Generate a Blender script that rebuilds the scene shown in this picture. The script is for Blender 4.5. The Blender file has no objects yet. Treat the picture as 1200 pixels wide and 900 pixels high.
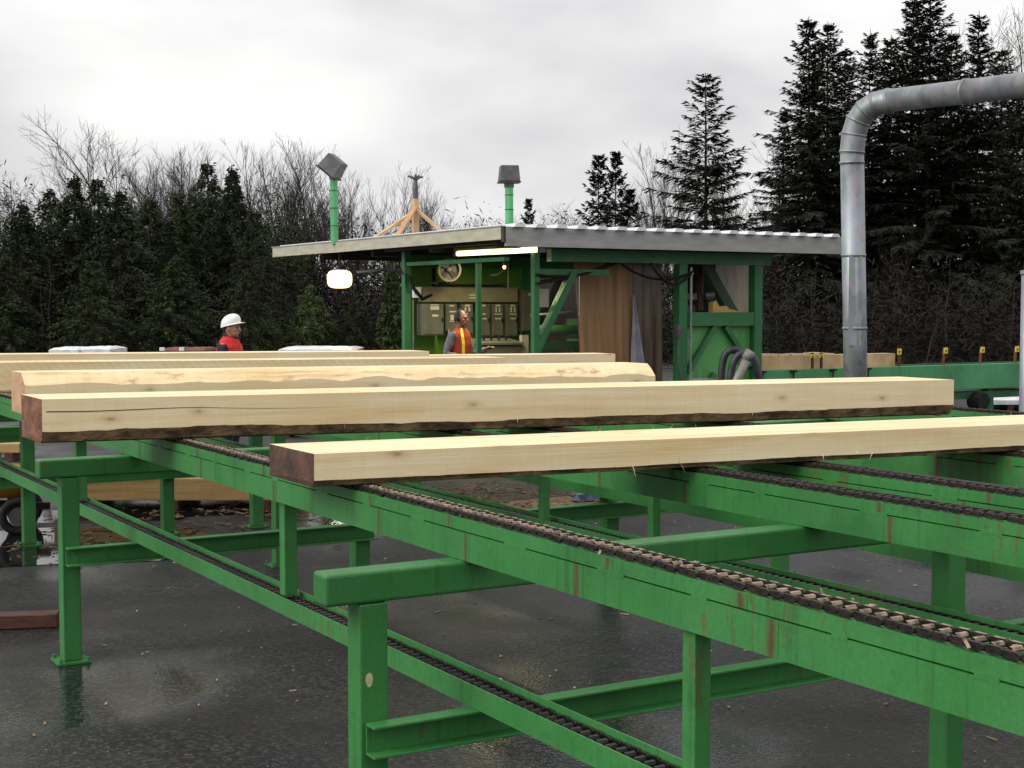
import bpy, bmesh, math, random
from mathutils import Vector, Matrix, Euler, noise
sc = bpy.context.scene
C = sc.collection
R = math.radians
PI = math.pi
A = R(30.6); CA, SA = math.cos(A), math.sin(A)
UX = Vector((CA, SA, 0)); VX = Vector((-SA, CA, 0)); ZX = Vector((0, 0, 1))
F = 1700.0; PITCH = math.atan(92/1700); CAMZ = 2.0

def D(u, v, z=0.0):
    """deck axes (u along the cross beams, v along the rails) to the world"""
    return Vector((u*CA-v*SA, u*SA+v*CA, z))

# image pixels to world points
def ray(px, py):
    x = (px-600)/F; y = (450-py)/F
    return Vector((x, math.cos(PITCH)+y*math.sin(PITCH), -math.sin(PITCH)+y*math.cos(PITCH)))
def at(px, py, Y):
    r = ray(px, py); return r*(Y/r.y)+Vector((0, 0, CAMZ))
def atz(px, py, z=0.0):
    r = ray(px, py); return r*((z-CAMZ)/r.z)+Vector((0, 0, CAMZ))
def gx(px, Y):
    return Vector(((px-600)/F*Y*1.0006, Y, 0))

# ------------------------------------------------------------------ materials
def new_mat(name):
    m = bpy.data.materials.new(name); m.use_nodes = True
    nt = m.node_tree; b = nt.nodes['Principled BSDF']
    return m, nt, b
def N(nt, typ, **kw):
    n = nt.nodes.new(typ)
    for k, v in kw.items():
        if k.startswith('i_'):
            n.inputs[k[2:]].default_value = v
        else: setattr(n, k, v)
    return n
def L(nt, a, b): nt.links.new(a, b)
def coords(nt, scale=(1, 1, 1), kind='Object', loc=(0, 0, 0)):
    t = N(nt, 'ShaderNodeTexCoord'); mp = N(nt, 'ShaderNodeMapping')
    mp.inputs['Scale'].default_value = scale; mp.inputs['Location'].default_value = loc
    L(nt, t.outputs[kind], mp.inputs['Vector']); return mp.outputs['Vector']
def nz(nt, vec, scale, detail=4, rough=.55, dist=0):
    n = N(nt, 'ShaderNodeTexNoise'); n.inputs['Scale'].default_value = scale
    n.inputs['Detail'].default_value = detail; n.inputs['Roughness'].default_value = rough
    n.inputs['Distortion'].default_value = dist
    if vec is not None: L(nt, vec, n.inputs['Vector'])
    return n.outputs['Fac']
def ramp(nt, fac, stops):
    r = N(nt, 'ShaderNodeValToRGB'); e = r.color_ramp.elements
    while len(e) < len(stops): e.new(.5)
    for el, (p, c) in zip(e, stops):
        el.position = p; el.color = (c, c, c, 1) if not isinstance(c, tuple) else (*c, 1)
    L(nt, fac, r.inputs['Fac']); return r.outputs['Color']
def mixc(nt, fac, a, b, mode='MIX'):
    m = N(nt, 'ShaderNodeMix', data_type='RGBA', blend_type=mode)
    for s, val in ((m.inputs['Factor'], fac), (m.inputs[6], a), (m.inputs[7], b)):
        if hasattr(val, 'is_output'): L(nt, val, s)
        elif isinstance(val, tuple): s.default_value = (*val, 1)
        else: s.default_value = val
    return m.outputs[2]
def bump(nt, b, h, strength=.3, dist=.01):
    n = N(nt, 'ShaderNodeBump'); n.inputs['Strength'].default_value = strength; n.inputs['Distance'].default_value = dist
    L(nt, h, n.inputs['Height']); L(nt, n.outputs['Normal'], b.inputs['Normal'])

def noisy(name, c1, c2, scale=8, rough=.6, metal=0, stretch=(1, 1, 1), bmp=0, detail=5, spec=.5, lo=.35, hi=.65, bscale=None):
    m, nt, b = new_mat(name)
    v = coords(nt, stretch); f = nz(nt, v, scale, detail)
    L(nt, ramp(nt, f, [(lo, c1), (hi, c2)]), b.inputs['Base Color'])
    b.inputs['Roughness'].default_value = rough; b.inputs['Metallic'].default_value = metal
    b.inputs['Specular IOR Level'].default_value = spec
    if bmp: bump(nt, b, nz(nt, v, bscale or scale*3, 4), bmp, .02)
    return m

def green_paint(name, base, rust=.5):
    m, nt, b = new_mat(name)
    v = coords(nt)
    big = nz(nt, v, 1.3, 5)
    dark = tuple(x*.68 for x in base); light = (base[0]*1.35, base[1]*1.12, base[2]*1.3)
    col = ramp(nt, big, [(.3, dark), (.5, base), (.72, light)])
    # thin grime runs that hang down the steel
    vs = coords(nt, (30, 30, 1.5)); run = nz(nt, vs, 1, 3)
    runm = ramp(nt, run, [(.56, 0.), (.72, .40)])
    col = mixc(nt, runm, col, (.016, .06, .014))
    # rust: chips and short streaks
    vr = coords(nt, (26, 26, 6)); r1 = nz(nt, vr, 1, 6, .7); r2 = nz(nt, v, .9, 2)
    mul = N(nt, 'ShaderNodeMath', operation='MULTIPLY'); L(nt, r1, mul.inputs[0]); L(nt, r2, mul.inputs[1])
    rm = ramp(nt, mul.outputs[0], [(.335, 0.), (.40, rust)])
    col = mixc(nt, rm, col, (.12, .045, .012))
    gr = nz(nt, coords(nt, (9, 9, 9), loc=(2, 5, 1)), 1, 7, .75)
    col = mixc(nt, ramp(nt, gr, [(.55, 0.), (.72, .5)]), col, tuple(x*.45 for x in base))
    sc_ = nz(nt, coords(nt, (3, 3, 45), loc=(8, 0, 3)), 1, 5, .7)
    col = mixc(nt, ramp(nt, sc_, [(.66, 0.), (.74, .30)]), col, (base[0]*2.6, base[1]*1.35, base[2]*2.4))
    fine = nz(nt, v, 90, 2)
    col = mixc(nt, .25, col, ramp(nt, fine, [(.3, .3), (.7, .7)]), 'OVERLAY')
    L(nt, col, b.inputs['Base Color'])
    rr = ramp(nt, nz(nt, v, 6, 4), [(.3, .38), (.7, .62)]); L(nt, rr, b.inputs['Roughness'])
    bump(nt, b, nz(nt, v, 40, 4), .12, .004)
    return m

GREEN = green_paint('green_paint', (.034, .190, .042))
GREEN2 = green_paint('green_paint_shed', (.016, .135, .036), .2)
WALLGREEN = green_paint('olive_wall_paint', (.09, .24, .015), .2)
PALEGREEN = green_paint('pale_green_paint', (.10, .42, .16), .1)

def rust_strip():
    m, nt, b = new_mat('rust_seam')
    t = N(nt, 'ShaderNodeUVMap'); sp = N(nt, 'ShaderNodeSeparateXYZ'); L(nt, t.outputs['UV'], sp.inputs[0])
    v = coords(nt, (70, 70, 14)); f = nz(nt, v, 1, 6, .8)
    # |x-.5| widened by noise
    a = N(nt, 'ShaderNodeMath', operation='SUBTRACT'); L(nt, sp.outputs['X'], a.inputs[0]); a.inputs[1].default_value = .5
    ab = N(nt, 'ShaderNodeMath', operation='ABSOLUTE'); L(nt, a.outputs[0], ab.inputs[0])
    s = N(nt, 'ShaderNodeMath', operation='SUBTRACT'); L(nt, f, s.inputs[0]); L(nt, ab.outputs[0], s.inputs[1])
    mask = ramp(nt, s.outputs[0], [(.10, 0.), (.30, .45), (.46, .95)])
    col = mixc(nt, mask, (.031, .174, .042), (.085, .036, .012))
    L(nt, col, b.inputs['Base Color']); b.inputs['Roughness'].default_value = .7
    return m
RUSTSEAM = rust_strip()

def wood_mat(name, light, mid, dark, knots=True, hatch=False, blotch=False):
    m, nt, b = new_mat(name)
    v = coords(nt, (.55, 9, 9)); g = nz(nt, v, 1.6, 6, .6, .3)
    col = ramp(nt, g, [(.30, dark), (.46, mid), (.66, light)])
    v2 = coords(nt, (1.3, 120, 120)); g2 = nz(nt, v2, 1, 3)
    col = mixc(nt, .35, col, ramp(nt, g2, [(.3, .38), (.7, .62)]), 'OVERLAY')
    kerf = nz(nt, coords(nt, (55, 2.5, 2.5)), 1, 2, .5)
    col = mixc(nt, .10, col, ramp(nt, kerf, [(.35, .3), (.65, .7)]), 'OVERLAY')
    smu = nz(nt, coords(nt, (2.2, 5, 5), loc=(4, 1, 7)), 1, 5, .7)
    col = mixc(nt, ramp(nt, smu, [(.60, 0.), (.82, .25)]), col, (.50, .37, .21))
    blot = nz(nt, coords(nt), 1.1, 3)
    col = mixc(nt, ramp(nt, blot, [(.48, 0.), (.7, .45)]), col, tuple(x*k for x, k in zip(mid, (.86, .78, .62))))
    if knots:
        vo = N(nt, 'ShaderNodeTexVoronoi', feature='F1', voronoi_dimensions='2D'); vo.inputs['Scale'].default_value = 1
        tcv = N(nt, 'ShaderNodeTexCoord'); sx = N(nt, 'ShaderNodeSeparateXYZ'); L(nt, tcv.outputs['Object'], sx.inputs[0])
        yz = N(nt, 'ShaderNodeMath', operation='ADD'); L(nt, sx.outputs['Y'], yz.inputs[0]); L(nt, sx.outputs['Z'], yz.inputs[1])
        y5 = N(nt, 'ShaderNodeMath', operation='MULTIPLY'); L(nt, yz.outputs[0], y5.inputs[0]); y5.inputs[1].default_value = 5.5
        x2 = N(nt, 'ShaderNodeMath', operation='MULTIPLY'); L(nt, sx.outputs['X'], x2.inputs[0]); x2.inputs[1].default_value = 2.6
        cv = N(nt, 'ShaderNodeCombineXYZ'); L(nt, x2.outputs[0], cv.inputs[0]); L(nt, y5.outputs[0], cv.inputs[1]); L(nt, cv.outputs[0], vo.inputs['Vector'])
        wob = nz(nt, coords(nt), 30, 3)
        ad = N(nt, 'ShaderNodeMath', operation='MULTIPLY_ADD'); L(nt, wob, ad.inputs[0]); ad.inputs[1].default_value = .10; L(nt, vo.outputs['Distance'], ad.inputs[2])
        km = ramp(nt, ad.outputs[0], [(.065, .60), (.10, .30), (.16, .10), (.26, 0.)])
        sp = N(nt, 'ShaderNodeSeparateColor'); L(nt, vo.outputs['Color'], sp.inputs[0])
        th = N(nt, 'ShaderNodeMath', operation='GREATER_THAN'); L(nt, sp.outputs[0], th.inputs[0]); th.inputs[1].default_value = .80
        mu = N(nt, 'ShaderNodeMath', operation='MULTIPLY'); L(nt, km, mu.inputs[0]); L(nt, th.outputs[0], mu.inputs[1])
        col = mixc(nt, mu.outputs[0], col, (.20, .085, .03))
    if blotch:
        bl = nz(nt, coords(nt, (5, 9, 9)), 1, 6, .7)
        col = mixc(nt, ramp(nt, bl, [(.56, 0.), (.70, .8)]), col, (.30, .15, .06))
    if hatch:
        w = N(nt, 'ShaderNodeTexWave', wave_type='BANDS', bands_direction='DIAGONAL'); w.inputs['Scale'].default_value = 9; w.inputs['Distortion'].default_value = .6
        L(nt, coords(nt, (1, 0, 1)), w.inputs['Vector'])
        col = mixc(nt, .07, col, w.outputs['Color'], 'MULTIPLY')
    L(nt, col, b.inputs['Base Color']); b.inputs['Roughness'].default_value = .62
    b.inputs['Specular IOR Level'].default_value = .3
    bump(nt, b, g2, .25, .004)
    return m
WOOD = wood_mat('fresh_sawn_wood', (.865, .735, .49), (.815, .645, .385), (.71, .50, .25))
WOODH = wood_mat('fresh_sawn_wood_hatched', (.845, .71, .465), (.79, .62, .36), (.68, .48, .24), hatch=True)
WANEPALE = wood_mat('peeled_wane', (.82, .68, .42), (.76, .58, .32), (.40, .20, .08), blotch=True)
BARK = noisy('bark', (.06, .036, .018), (.27, .165, .08), 14, .85, stretch=(.7, 1, 1), bmp=.6, detail=8)
ENDDARK = noisy('weathered_end_grain', (.035, .018, .012), (.12, .055, .035), 9, .8, stretch=(1, 1.4, 1), bmp=.4, detail=7)
ENDRED = noisy('reddish_end_grain', (.09, .035, .018), (.26, .105, .055), 9, .75, stretch=(1, 1, 2), bmp=.3, detail=7)
ENDPINK = noisy('pinkish_end_grain', (.42, .25, .14), (.56, .36, .21), 10, .75, bmp=.2)
ENDPALE = noisy('pale_end_grain', (.60, .44, .22), (.70, .54, .30), 10, .75, bmp=.2)
CHAIN = noisy('rusty_chain_steel', (.007, .0045, .004), (.030, .017, .013), 30, .55, .35, bmp=.3)
CHAINWORN = noisy('worn_roller_steel', (.03, .018, .013), (.34, .24, .16), 45, .45, .15, lo=.3, hi=.6)
CHAINDARK = noisy('greasy_chain_steel', (.006, .0045, .005), (.022, .015, .014), 30, .42, .4)
BLACK = noisy('black_rubber', (.008, .008, .009), (.020, .019, .018), 12, .75, spec=.2)
GAP = noisy('dark_gap', (.004, .005, .004), (.010, .011, .009), 12, .9)
GALV = None
def galv():
    m, nt, b = new_mat('galvanised_steel')
    v = coords(nt, (1, 1, .6)); vo = N(nt, 'ShaderNodeTexVoronoi'); vo.inputs['Scale'].default_value = 16; L(nt, v, vo.inputs['Vector'])
    f = nz(nt, v, 3.5, 5)
    c = ramp(nt, f, [(.3, (.16, .185, .21)), (.7, (.31, .345, .38))])
    c = mixc(nt, .25, c, vo.outputs['Color'], 'SOFT_LIGHT')
    bw = N(nt, 'ShaderNodeHueSaturation'); bw.inputs['Saturation'].default_value = .55; L(nt, c, bw.inputs['Color'])
    L(nt, bw.outputs[0], b.inputs['Base Color']); b.inputs['Metallic'].default_value = .55
    L(nt, ramp(nt, nz(nt, v, 7, 4), [(.3, .42), (.7, .6)]), b.inputs['Roughness'])
    bump(nt, b, nz(nt, v, 5, 3), .15, .02)
    return m
GALV = galv()
ROOFMETAL = noisy('roof_sheet_metal', (.34, .35, .36), (.50, .51, .52), 3, .4, .6, bmp=.1)
FASCIAGREY = noisy('grey_fascia_metal', (.25, .25, .24), (.34, .34, .33), 2.5, .5, .0, stretch=(1, 1, 4))
FASCIACREAM = noisy('cream_fascia_paint', (.36, .34, .25), (.47, .45, .34), 3, .6, stretch=(1, 1, 4))
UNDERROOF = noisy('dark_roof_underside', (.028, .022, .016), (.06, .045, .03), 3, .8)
CABGREY = noisy('cabinet_grey_paint', (.105, .10, .075), (.155, .145, .11), 4, .5)
CABLIGHT = noisy('wireway_tan_paint', (.20, .17, .095), (.27, .235, .14), 4, .55)
STICKER = noisy('sticker_cream', (.55, .50, .36), (.70, .65, .50), 40, .6)
LAMPGREY = noisy('lamp_housing_grey', (.055, .055, .06), (.11, .11, .115), 6, .45, .3)
WHITEPLASTIC = noisy('white_wrap', (.55, .57, .60), (.80, .82, .84), 5, .4, bmp=.8, bscale=7)
CURTAIN = None
def curtain_mat():
    m, nt, b = new_mat('plywood_brown')
    f = nz(nt, coords(nt, (9, 9, .5)), 1, 5); L(nt, ramp(nt, f, [(.3, (.20, .105, .045)), (.5, (.28, .155, .065)), (.7, (.34, .205, .095))]), b.inputs['Base Color'])
    b.inputs['Roughness'].default_value = .6
    return m
PLYBROWN = curtain_mat()
CLEARSHEET = noisy('grubby_plastic_sheet', (.10, .07, .045), (.17, .125, .085), 2.5, .3, stretch=(5, 5, .6))
PALESHEET = noisy('pale_plastic_sheet', (.20, .21, .25), (.32, .32, .37), 3, .35)
BEIGE = noisy('beige_panel', (.30, .26, .20), (.42, .37, .29), 2, .6, stretch=(6, 6, .6))
LUMBER = noisy('construction_lumber', (.50, .33, .15), (.66, .47, .25), 4, .65, stretch=(1, 1, 1))
HOSE = noisy('ribbed_black_hose', (.012, .013, .016), (.05, .05, .055), 6, .5)
GREYPIPE = noisy('grey_plastic_pipe', (.16, .15, .13), (.24, .225, .20), 6, .5)
YELLOW = noisy('yellow_plastic', (.70, .52, .02), (.80, .62, .05), 20, .5)
YELLOWPAINT = noisy('worn_yellow_paint', (.34, .16, .01), (.50, .27, .02), 6, .5, lo=.3, hi=.6)
RUSTY = noisy('rusty_stake', (.10, .035, .02), (.19, .06, .03), 20, .8)
DUNNAGE = noisy('wet_brown_board', (.045, .014, .008), (.10, .035, .02), 7, .5, stretch=(1, 4, 4))
BLUE = noisy('blue_tarp', (.005, .014, .06), (.012, .032, .11), 6, .4, bmp=.6, bscale=5)
SAWDUST = noisy('bark_and_sawdust', (.03, .016, .008), (.30, .19, .09), 3.5, .9, lo=.35, hi=.75)
REDTIMBER = noisy('red_brown_timber', (.10, .035, .02), (.17, .06, .035), 10, .8)
WHITEPAINT = noisy('white_paint', (.74, .74, .72), (.82, .82, .80), 10, .4)
SKIN = noisy('skin', (.36, .17, .11), (.44, .22, .15), 30, .5)
SKIN2 = noisy('skin_dark', (.17, .075, .05), (.22, .10, .07), 30, .5)
HAIR = noisy('dark_hair', (.008, .007, .006), (.02, .017, .014), 60, .6)
NAVY = noisy('navy_cloth', (.006, .008, .020), (.016, .018, .036), 25, .85, bmp=.4)
NAVYB = noisy('blue_trouser_cloth', (.010, .018, .075), (.02, .03, .11), 25, .85, bmp=.4)
HIRED = noisy('hi_vis_red', (.50, .012, .012), (.64, .024, .018), 18, .8, bmp=.5)
VESTDULL = noisy('dull_hi_vis', (.26, .022, .012), (.40, .045, .02), 14, .85, bmp=.5)  # darker, duller red than the other vest
HIYEL = noisy('hi_vis_yellow', (.70, .58, .04), (.80, .68, .08), 30, .5)
GREYKNIT = noisy('grey_sweatshirt', (.10, .095, .11), (.17, .16, .18), 20, .9, bmp=.3)
EYE = noisy('eye', (.02, .015, .01), (.03, .02, .015), 10, .2)

def emit(name, col, s):
    m, nt, b = new_mat(name)
    b.inputs['Base Color'].default_value = (*col, 1); b.inputs['Emission Color'].default_value = (*col, 1); b.inputs['Emission Strength'].default_value = s
    return m
TUBE = emit('lit_fluorescent_tube', (1, .86, .42), 2.0)
FLOOD = emit('lit_flood_glass', (1, .95, .74), 3.0)
FLOODRIM = emit('emissive_reflector_edge', (1, .80, .40), .9)  # warm emission stands in for lamp light on the reflector
ORANGE = emit('lit_orange_bulb', (1, .42, .08), 10.0)

def foliage(name, dark, light, s=1.3):
    m, nt, b = new_mat(name)
    v = coords(nt); f = nz(nt, v, s, 5, .65)
    oi = N(nt, 'ShaderNodeObjectInfo')
    c = ramp(nt, f, [(.33, dark), (.67, light)])
    hs = N(nt, 'ShaderNodeHueSaturation'); L(nt, c, hs.inputs['Color'])
    L(nt, ramp(nt, oi.outputs['Random'], [(0, .7), (1, 1.25)]), hs.inputs['Value'])
    L(nt, hs.outputs[0], b.inputs['Base Color']); b.inputs['Roughness'].default_value = .75
    b.inputs['Specular IOR Level'].default_value = .2
    return m
FIRLEAF = foliage('fir_needles', (.012, .017, .0105), (.034, .043, .023))
CEDARLEAF = foliage('cedar_foliage', (.009, .017, .006), (.032, .048, .012), .9)
IVYLEAF = foliage('ivy_leaves', (.018, .032, .008), (.07, .10, .03), 2)
BRUSHLEAF = foliage('brush', (.006, .0052, .004), (.018, .0135, .009), .5)
TRUNK = noisy('tree_bark', (.025, .020, .016), (.060, .047, .038), 8, .9, stretch=(1, 1, .3))
TWIG = noisy('bare_twigs', (.017, .0135, .0125), (.040, .031, .028), 1, .9)

def asphalt():
    m, nt, b = new_mat('wet_asphalt')
    v = coords(nt)
    big = nz(nt, v, .35, 4); mid = nz(nt, v, 2.2, 5, .6)
    col = ramp(nt, mid, [(.3, (.0048, .0050, .0058)), (.7, (.0145, .0148, .0164))])
    brown = ramp(nt, nz(nt, coords(nt, loc=(5, 2, 0)), .5, 4), [(.5, 0.), (.68, .55)])
    col = mixc(nt, brown, col, (.022, .016, .009))
    # stone grains in the asphalt
    g = N(nt, 'ShaderNodeTexVoronoi'); g.inputs['Scale'].default_value = 55; L(nt, v, g.inputs['Vector'])
    sp = N(nt, 'ShaderNodeSeparateColor'); L(nt, g.outputs['Color'], sp.inputs[0])
    gm = ramp(nt, sp.outputs[0], [(.55, 0.), (.98, .85)])
    zone = ramp(nt, nz(nt, coords(nt, loc=(0, 9, 0)), .8, 3), [(.35, .25), (.6, 1.)])
    mm = N(nt, 'ShaderNodeMath', operation='MULTIPLY'); L(nt, gm, mm.inputs[0]); L(nt, zone, mm.inputs[1])
    col = mixc(nt, mm.outputs[0], col, (.060, .059, .058))
    # pale crumbs of sawdust swept in drifts along the rails
    w = N(nt, 'ShaderNodeTexVoronoi'); w.inputs['Scale'].default_value = 38; L(nt, v, w.inputs['Vector'])
    sw = N(nt, 'ShaderNodeSeparateColor'); L(nt, w.outputs['Color'], sw.inputs[0])
    near = ramp(nt, w.outputs['Distance'], [(.12, 1.), (.30, 0.)])
    rare = ramp(nt, sw.outputs[1], [(.84, 0.), (.9, 1.)])
    rot = N(nt, 'ShaderNodeMapping'); rot.inputs['Rotation'].default_value = (0, 0, -A); rot.inputs['Scale'].default_value = (.5, 4.5, 1)
    t = N(nt, 'ShaderNodeTexCoord'); L(nt, t.outputs['Object'], rot.inputs['Vector'])
    drift = ramp(nt, nz(nt, rot.outputs[0], 1, 3), [(.50, 0.06), (.66, 1.)])
    m1 = N(nt, 'ShaderNodeMath', operation='MULTIPLY'); L(nt, near, m1.inputs[0]); L(nt, rare, m1.inputs[1])
    m2 = N(nt, 'ShaderNodeMath', operation='MULTIPLY'); L(nt, m1.outputs[0], m2.inputs[0]); L(nt, drift, m2.inputs[1])
    col = mixc(nt, m2.outputs[0], col, (.30, .25, .18))
    # cracks
    cr = N(nt, 'ShaderNodeTexVoronoi', feature='DISTANCE_TO_EDGE'); cr.inputs['Scale'].default_value = .33
    wv = N(nt, 'ShaderNodeVectorMath', operation='ADD'); L(nt, v, wv.inputs[0])
    nn = N(nt, 'ShaderNodeTexNoise'); nn.inputs['Scale'].default_value = 1.3; L(nt, v, nn.inputs['Vector']); L(nt, nn.outputs['Color'], wv.inputs[1])
    L(nt, wv.outputs[0], cr.inputs['Vector'])
    cm = ramp(nt, cr.outputs['Distance'], [(.0, .7), (.0035, 0.)])
    col = mixc(nt, cm, col, (.006, .006, .006))
    # wheel-pressed sawdust further into the yard
    L(nt, col, b.inputs['Base Color'])
    wet = ramp(nt, nz(nt, coords(nt, loc=(3.3, 1.7, 0)), .38, 3, .5), [(.40, .60), (.54, .40), (.64, .13)])
    pz = atz(110, 815); dd = N(nt, 'ShaderNodeVectorMath', operation='DISTANCE'); wob = N(nt, 'ShaderNodeVectorMath', operation='MULTIPLY_ADD')
    n5 = N(nt, 'ShaderNodeTexNoise'); n5.inputs['Scale'].default_value = 1.1; n5.inputs['Detail'].default_value = 5; L(nt, v, n5.inputs['Vector'])
    L(nt, n5.outputs['Color'], wob.inputs[0]); wob.inputs[1].default_value = (1.3, 1.3, 0); L(nt, v, wob.inputs[2]); L(nt, wob.outputs[0], dd.inputs[0]); dd.inputs[1].default_value = (pz.x+.65, pz.y+.65, 0)
    zone2 = ramp(nt, dd.outputs['Value'], [(.45, 1.), (.95, 0.)])
    wet = mixc(nt, zone2, wet, (.13, .13, .13))
    L(nt, wet, b.inputs['Roughness']); b.inputs['Specular IOR Level'].default_value = .27
    hb = N(nt, 'ShaderNodeMath', operation='MULTIPLY'); L(nt, g.outputs['Distance'], hb.inputs[0]); L(nt, wet, hb.inputs[1])
    bump(nt, b, hb.outputs[0], .5, .010)
    return m
ASPHALT = asphalt()
def puddle_mat():
    m, nt, b = new_mat('standing_water')
    b.inputs['Base Color'].default_value = (.010, .011, .010, 1); b.inputs['Roughness'].default_value = .06
    b.inputs['Specular IOR Level'].default_value = .5; b.inputs['IOR'].default_value = 1.33
    bump(nt, b, nz(nt, coords(nt), 3.5, 2), .05, .01)
    return m
WATER = puddle_mat()
FORESTFLOOR = noisy('forest_floor', (.012, .009, .006), (.04, .03, .018), .8, .95)

# ------------------------------------------------------------------ mesh building
RM = {}
def empty(name, loc, rotz=0, label=None, cat=None, group=None):
    o = bpy.data.objects.new(name, None); C.objects.link(o)
    o.location = loc; o.rotation_euler = (0, 0, rotz); o.empty_display_size = .2
    RM[o.name] = Matrix.Translation(Vector(loc)) @ Matrix.Rotation(rotz, 4, 'Z')
    tag(o, label, cat, group); return o
def tag(o, label=None, cat=None, group=None, kind=None):
    if label: o['label'] = label
    if cat: o['category'] = cat
    if group: o['group'] = group
    if kind: o['kind'] = kind
    return o

class MB:
    def __init__(s): s.v = []; s.f = []; s.mi = []; s.uv = {}; s.m = 0
    def add(s, vs, fs, m=None):
        o = len(s.v); s.v.extend(vs)
        for f in fs: s.f.append(tuple(i+o for i in f)); s.mi.append(s.m if m is None else m)
    def box8(s, P, m=None):
        s.add(P, [(0, 3, 2, 1), (4, 5, 6, 7), (0, 1, 5, 4), (1, 2, 6, 5), (2, 3, 7, 6), (3, 0, 4, 7)], m)
    def dbox(s, u0, u1, v0, v1, z0, z1, m=None):
        s.box8([D(u0, v0, z0), D(u1, v0, z0), D(u1, v1, z0), D(u0, v1, z0), D(u0, v0, z1), D(u1, v0, z1), D(u1, v1, z1), D(u0, v1, z1)], m)
    def obox(s, c, hx, hy, hz, ax=None, ay=None, az=None, m=None):
        ax = ax or UX; ay = ay or VX; az = az or ZX
        c = Vector(c); P = []
        for k in (-1, 1):
            for i, j in ((-1, -1), (1, -1), (1, 1), (-1, 1)): P.append(c+ax*hx*i+ay*hy*j+az*hz*k)
        s.box8(P, m)
    def bar(s, a, b, w, h, up=None, m=None):
        a = Vector(a); b = Vector(b); d = (b-a); ln = d.length; d.normalize()
        up = Vector(up) if up else (ZX if abs(d.z) < .95 else UX)
        x = d.cross(up).normalized(); y = x.cross(d).normalized()
        s.obox((a+b)/2, ln/2, w/2, h/2, d, x, y, m)
    def tube(s, pts, rad, n=8, cap=True, m=None):
        pts = [Vector(p) for p in pts]; o = len(s.v); k = len(pts)
        if not hasattr(rad, '__len__'): rad = [rad]*k
        t = (pts[1]-pts[0]).normalized(); ref = Vector((0, 0, 1)) if abs(t.z) < .9 else Vector((1, 0, 0))
        x = t.cross(ref).normalized()
        vs = []; fs = []
        for i in range(k):
            if i == 0: t = pts[1]-pts[0]
            elif i == k-1: t = pts[-1]-pts[-2]
            else: t = pts[i+1]-pts[i-1]
            t = t.normalized(); x = (x-t*x.dot(t)).normalized(); y = t.cross(x)
            for j in range(n):
                a = 2*PI*j/n; vs.append(pts[i]+(x*math.cos(a)+y*math.sin(a))*rad[i])
        for i in range(k-1):
            for j in range(n):
                a = i*n+j; b2 = i*n+(j+1) % n; fs.append((a, b2, b2+n, a+n))
        if cap:
            fs.append(tuple(reversed(range(n)))); fs.append(tuple(range((k-1)*n, k*n)))
        s.add(vs, fs, m)
    def quad(s, P, m=None, uv=False):
        s.add(P, [(0, 1, 2, 3)], m)
        if uv: s.uv[len(s.f)-1] = [(0, 0), (1, 0), (1, 1), (0, 1)]
    def ell(s, c, r, nu=14, nv=10, ax=None, m=None, flat=None):
        c = Vector(c); vs = []; fs = []
        X, Y, Z = ax or (Vector((1, 0, 0)), Vector((0, 1, 0)), ZX)
        for i in range(nv+1):
            th = PI*i/nv
            for j in range(nu):
                ph = 2*PI*j/nu
                vs.append(c+X*(r[0]*math.sin(th)*math.cos(ph))+Y*(r[1]*math.sin(th)*math.sin(ph))+Z*(r[2]*math.cos(th)))
        for i in range(nv):
            for j in range(nu):
                a = i*nu+j; b = i*nu+(j+1) % nu; fs.append((a, a+nu, b+nu, b))
        s.add(vs, fs, m)
    def build(s, name, mats, parent=None, loc=None, rotz=0, smooth=False, bevel=0, seg=2):
        if not isinstance(mats, (list, tuple)): mats = [mats]
        if parent is not None: M = RM[parent.name]
        else: M = Matrix.Translation(Vector(loc or (0, 0, 0))) @ Matrix.Rotation(rotz, 4, 'Z')
        I = M.inverted()
        me = bpy.data.meshes.new(name); me.from_pydata([I @ v for v in s.v], [], s.f)
        for mt in mats: me.materials.append(mt)
        if len(mats) > 1: me.polygons.foreach_set('material_index', s.mi)
        if s.uv:
            ul = me.uv_layers.new(name='UVMap')
            for fi, uvs in s.uv.items():
                for li, c in zip(me.polygons[fi].loop_indices, uvs): ul.data[li].uv = c
        if smooth: me.polygons.foreach_set('use_smooth', [True]*len(me.polygons))
        me.update()
        bm = bmesh.new(); bm.from_mesh(me); bmesh.ops.recalc_face_normals(bm, faces=bm.faces) if not s.uv and len(s.f) < 40000 else None
        bm.to_mesh(me); bm.free()
        o = bpy.data.objects.new(name, me); C.objects.link(o)
        RM[o.name] = M
        if parent is not None: o.parent = parent
        else:
            o.location = M.to_translation(); o.rotation_euler = (0, 0, rotz)
        if bevel:
            b = o.modifiers.new('bevel', 'BEVEL'); b.width = bevel; b.segments = seg; b.limit_method = 'ANGLE'; b.angle_limit = R(40)
        return o

rng = random.Random(7)
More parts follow.
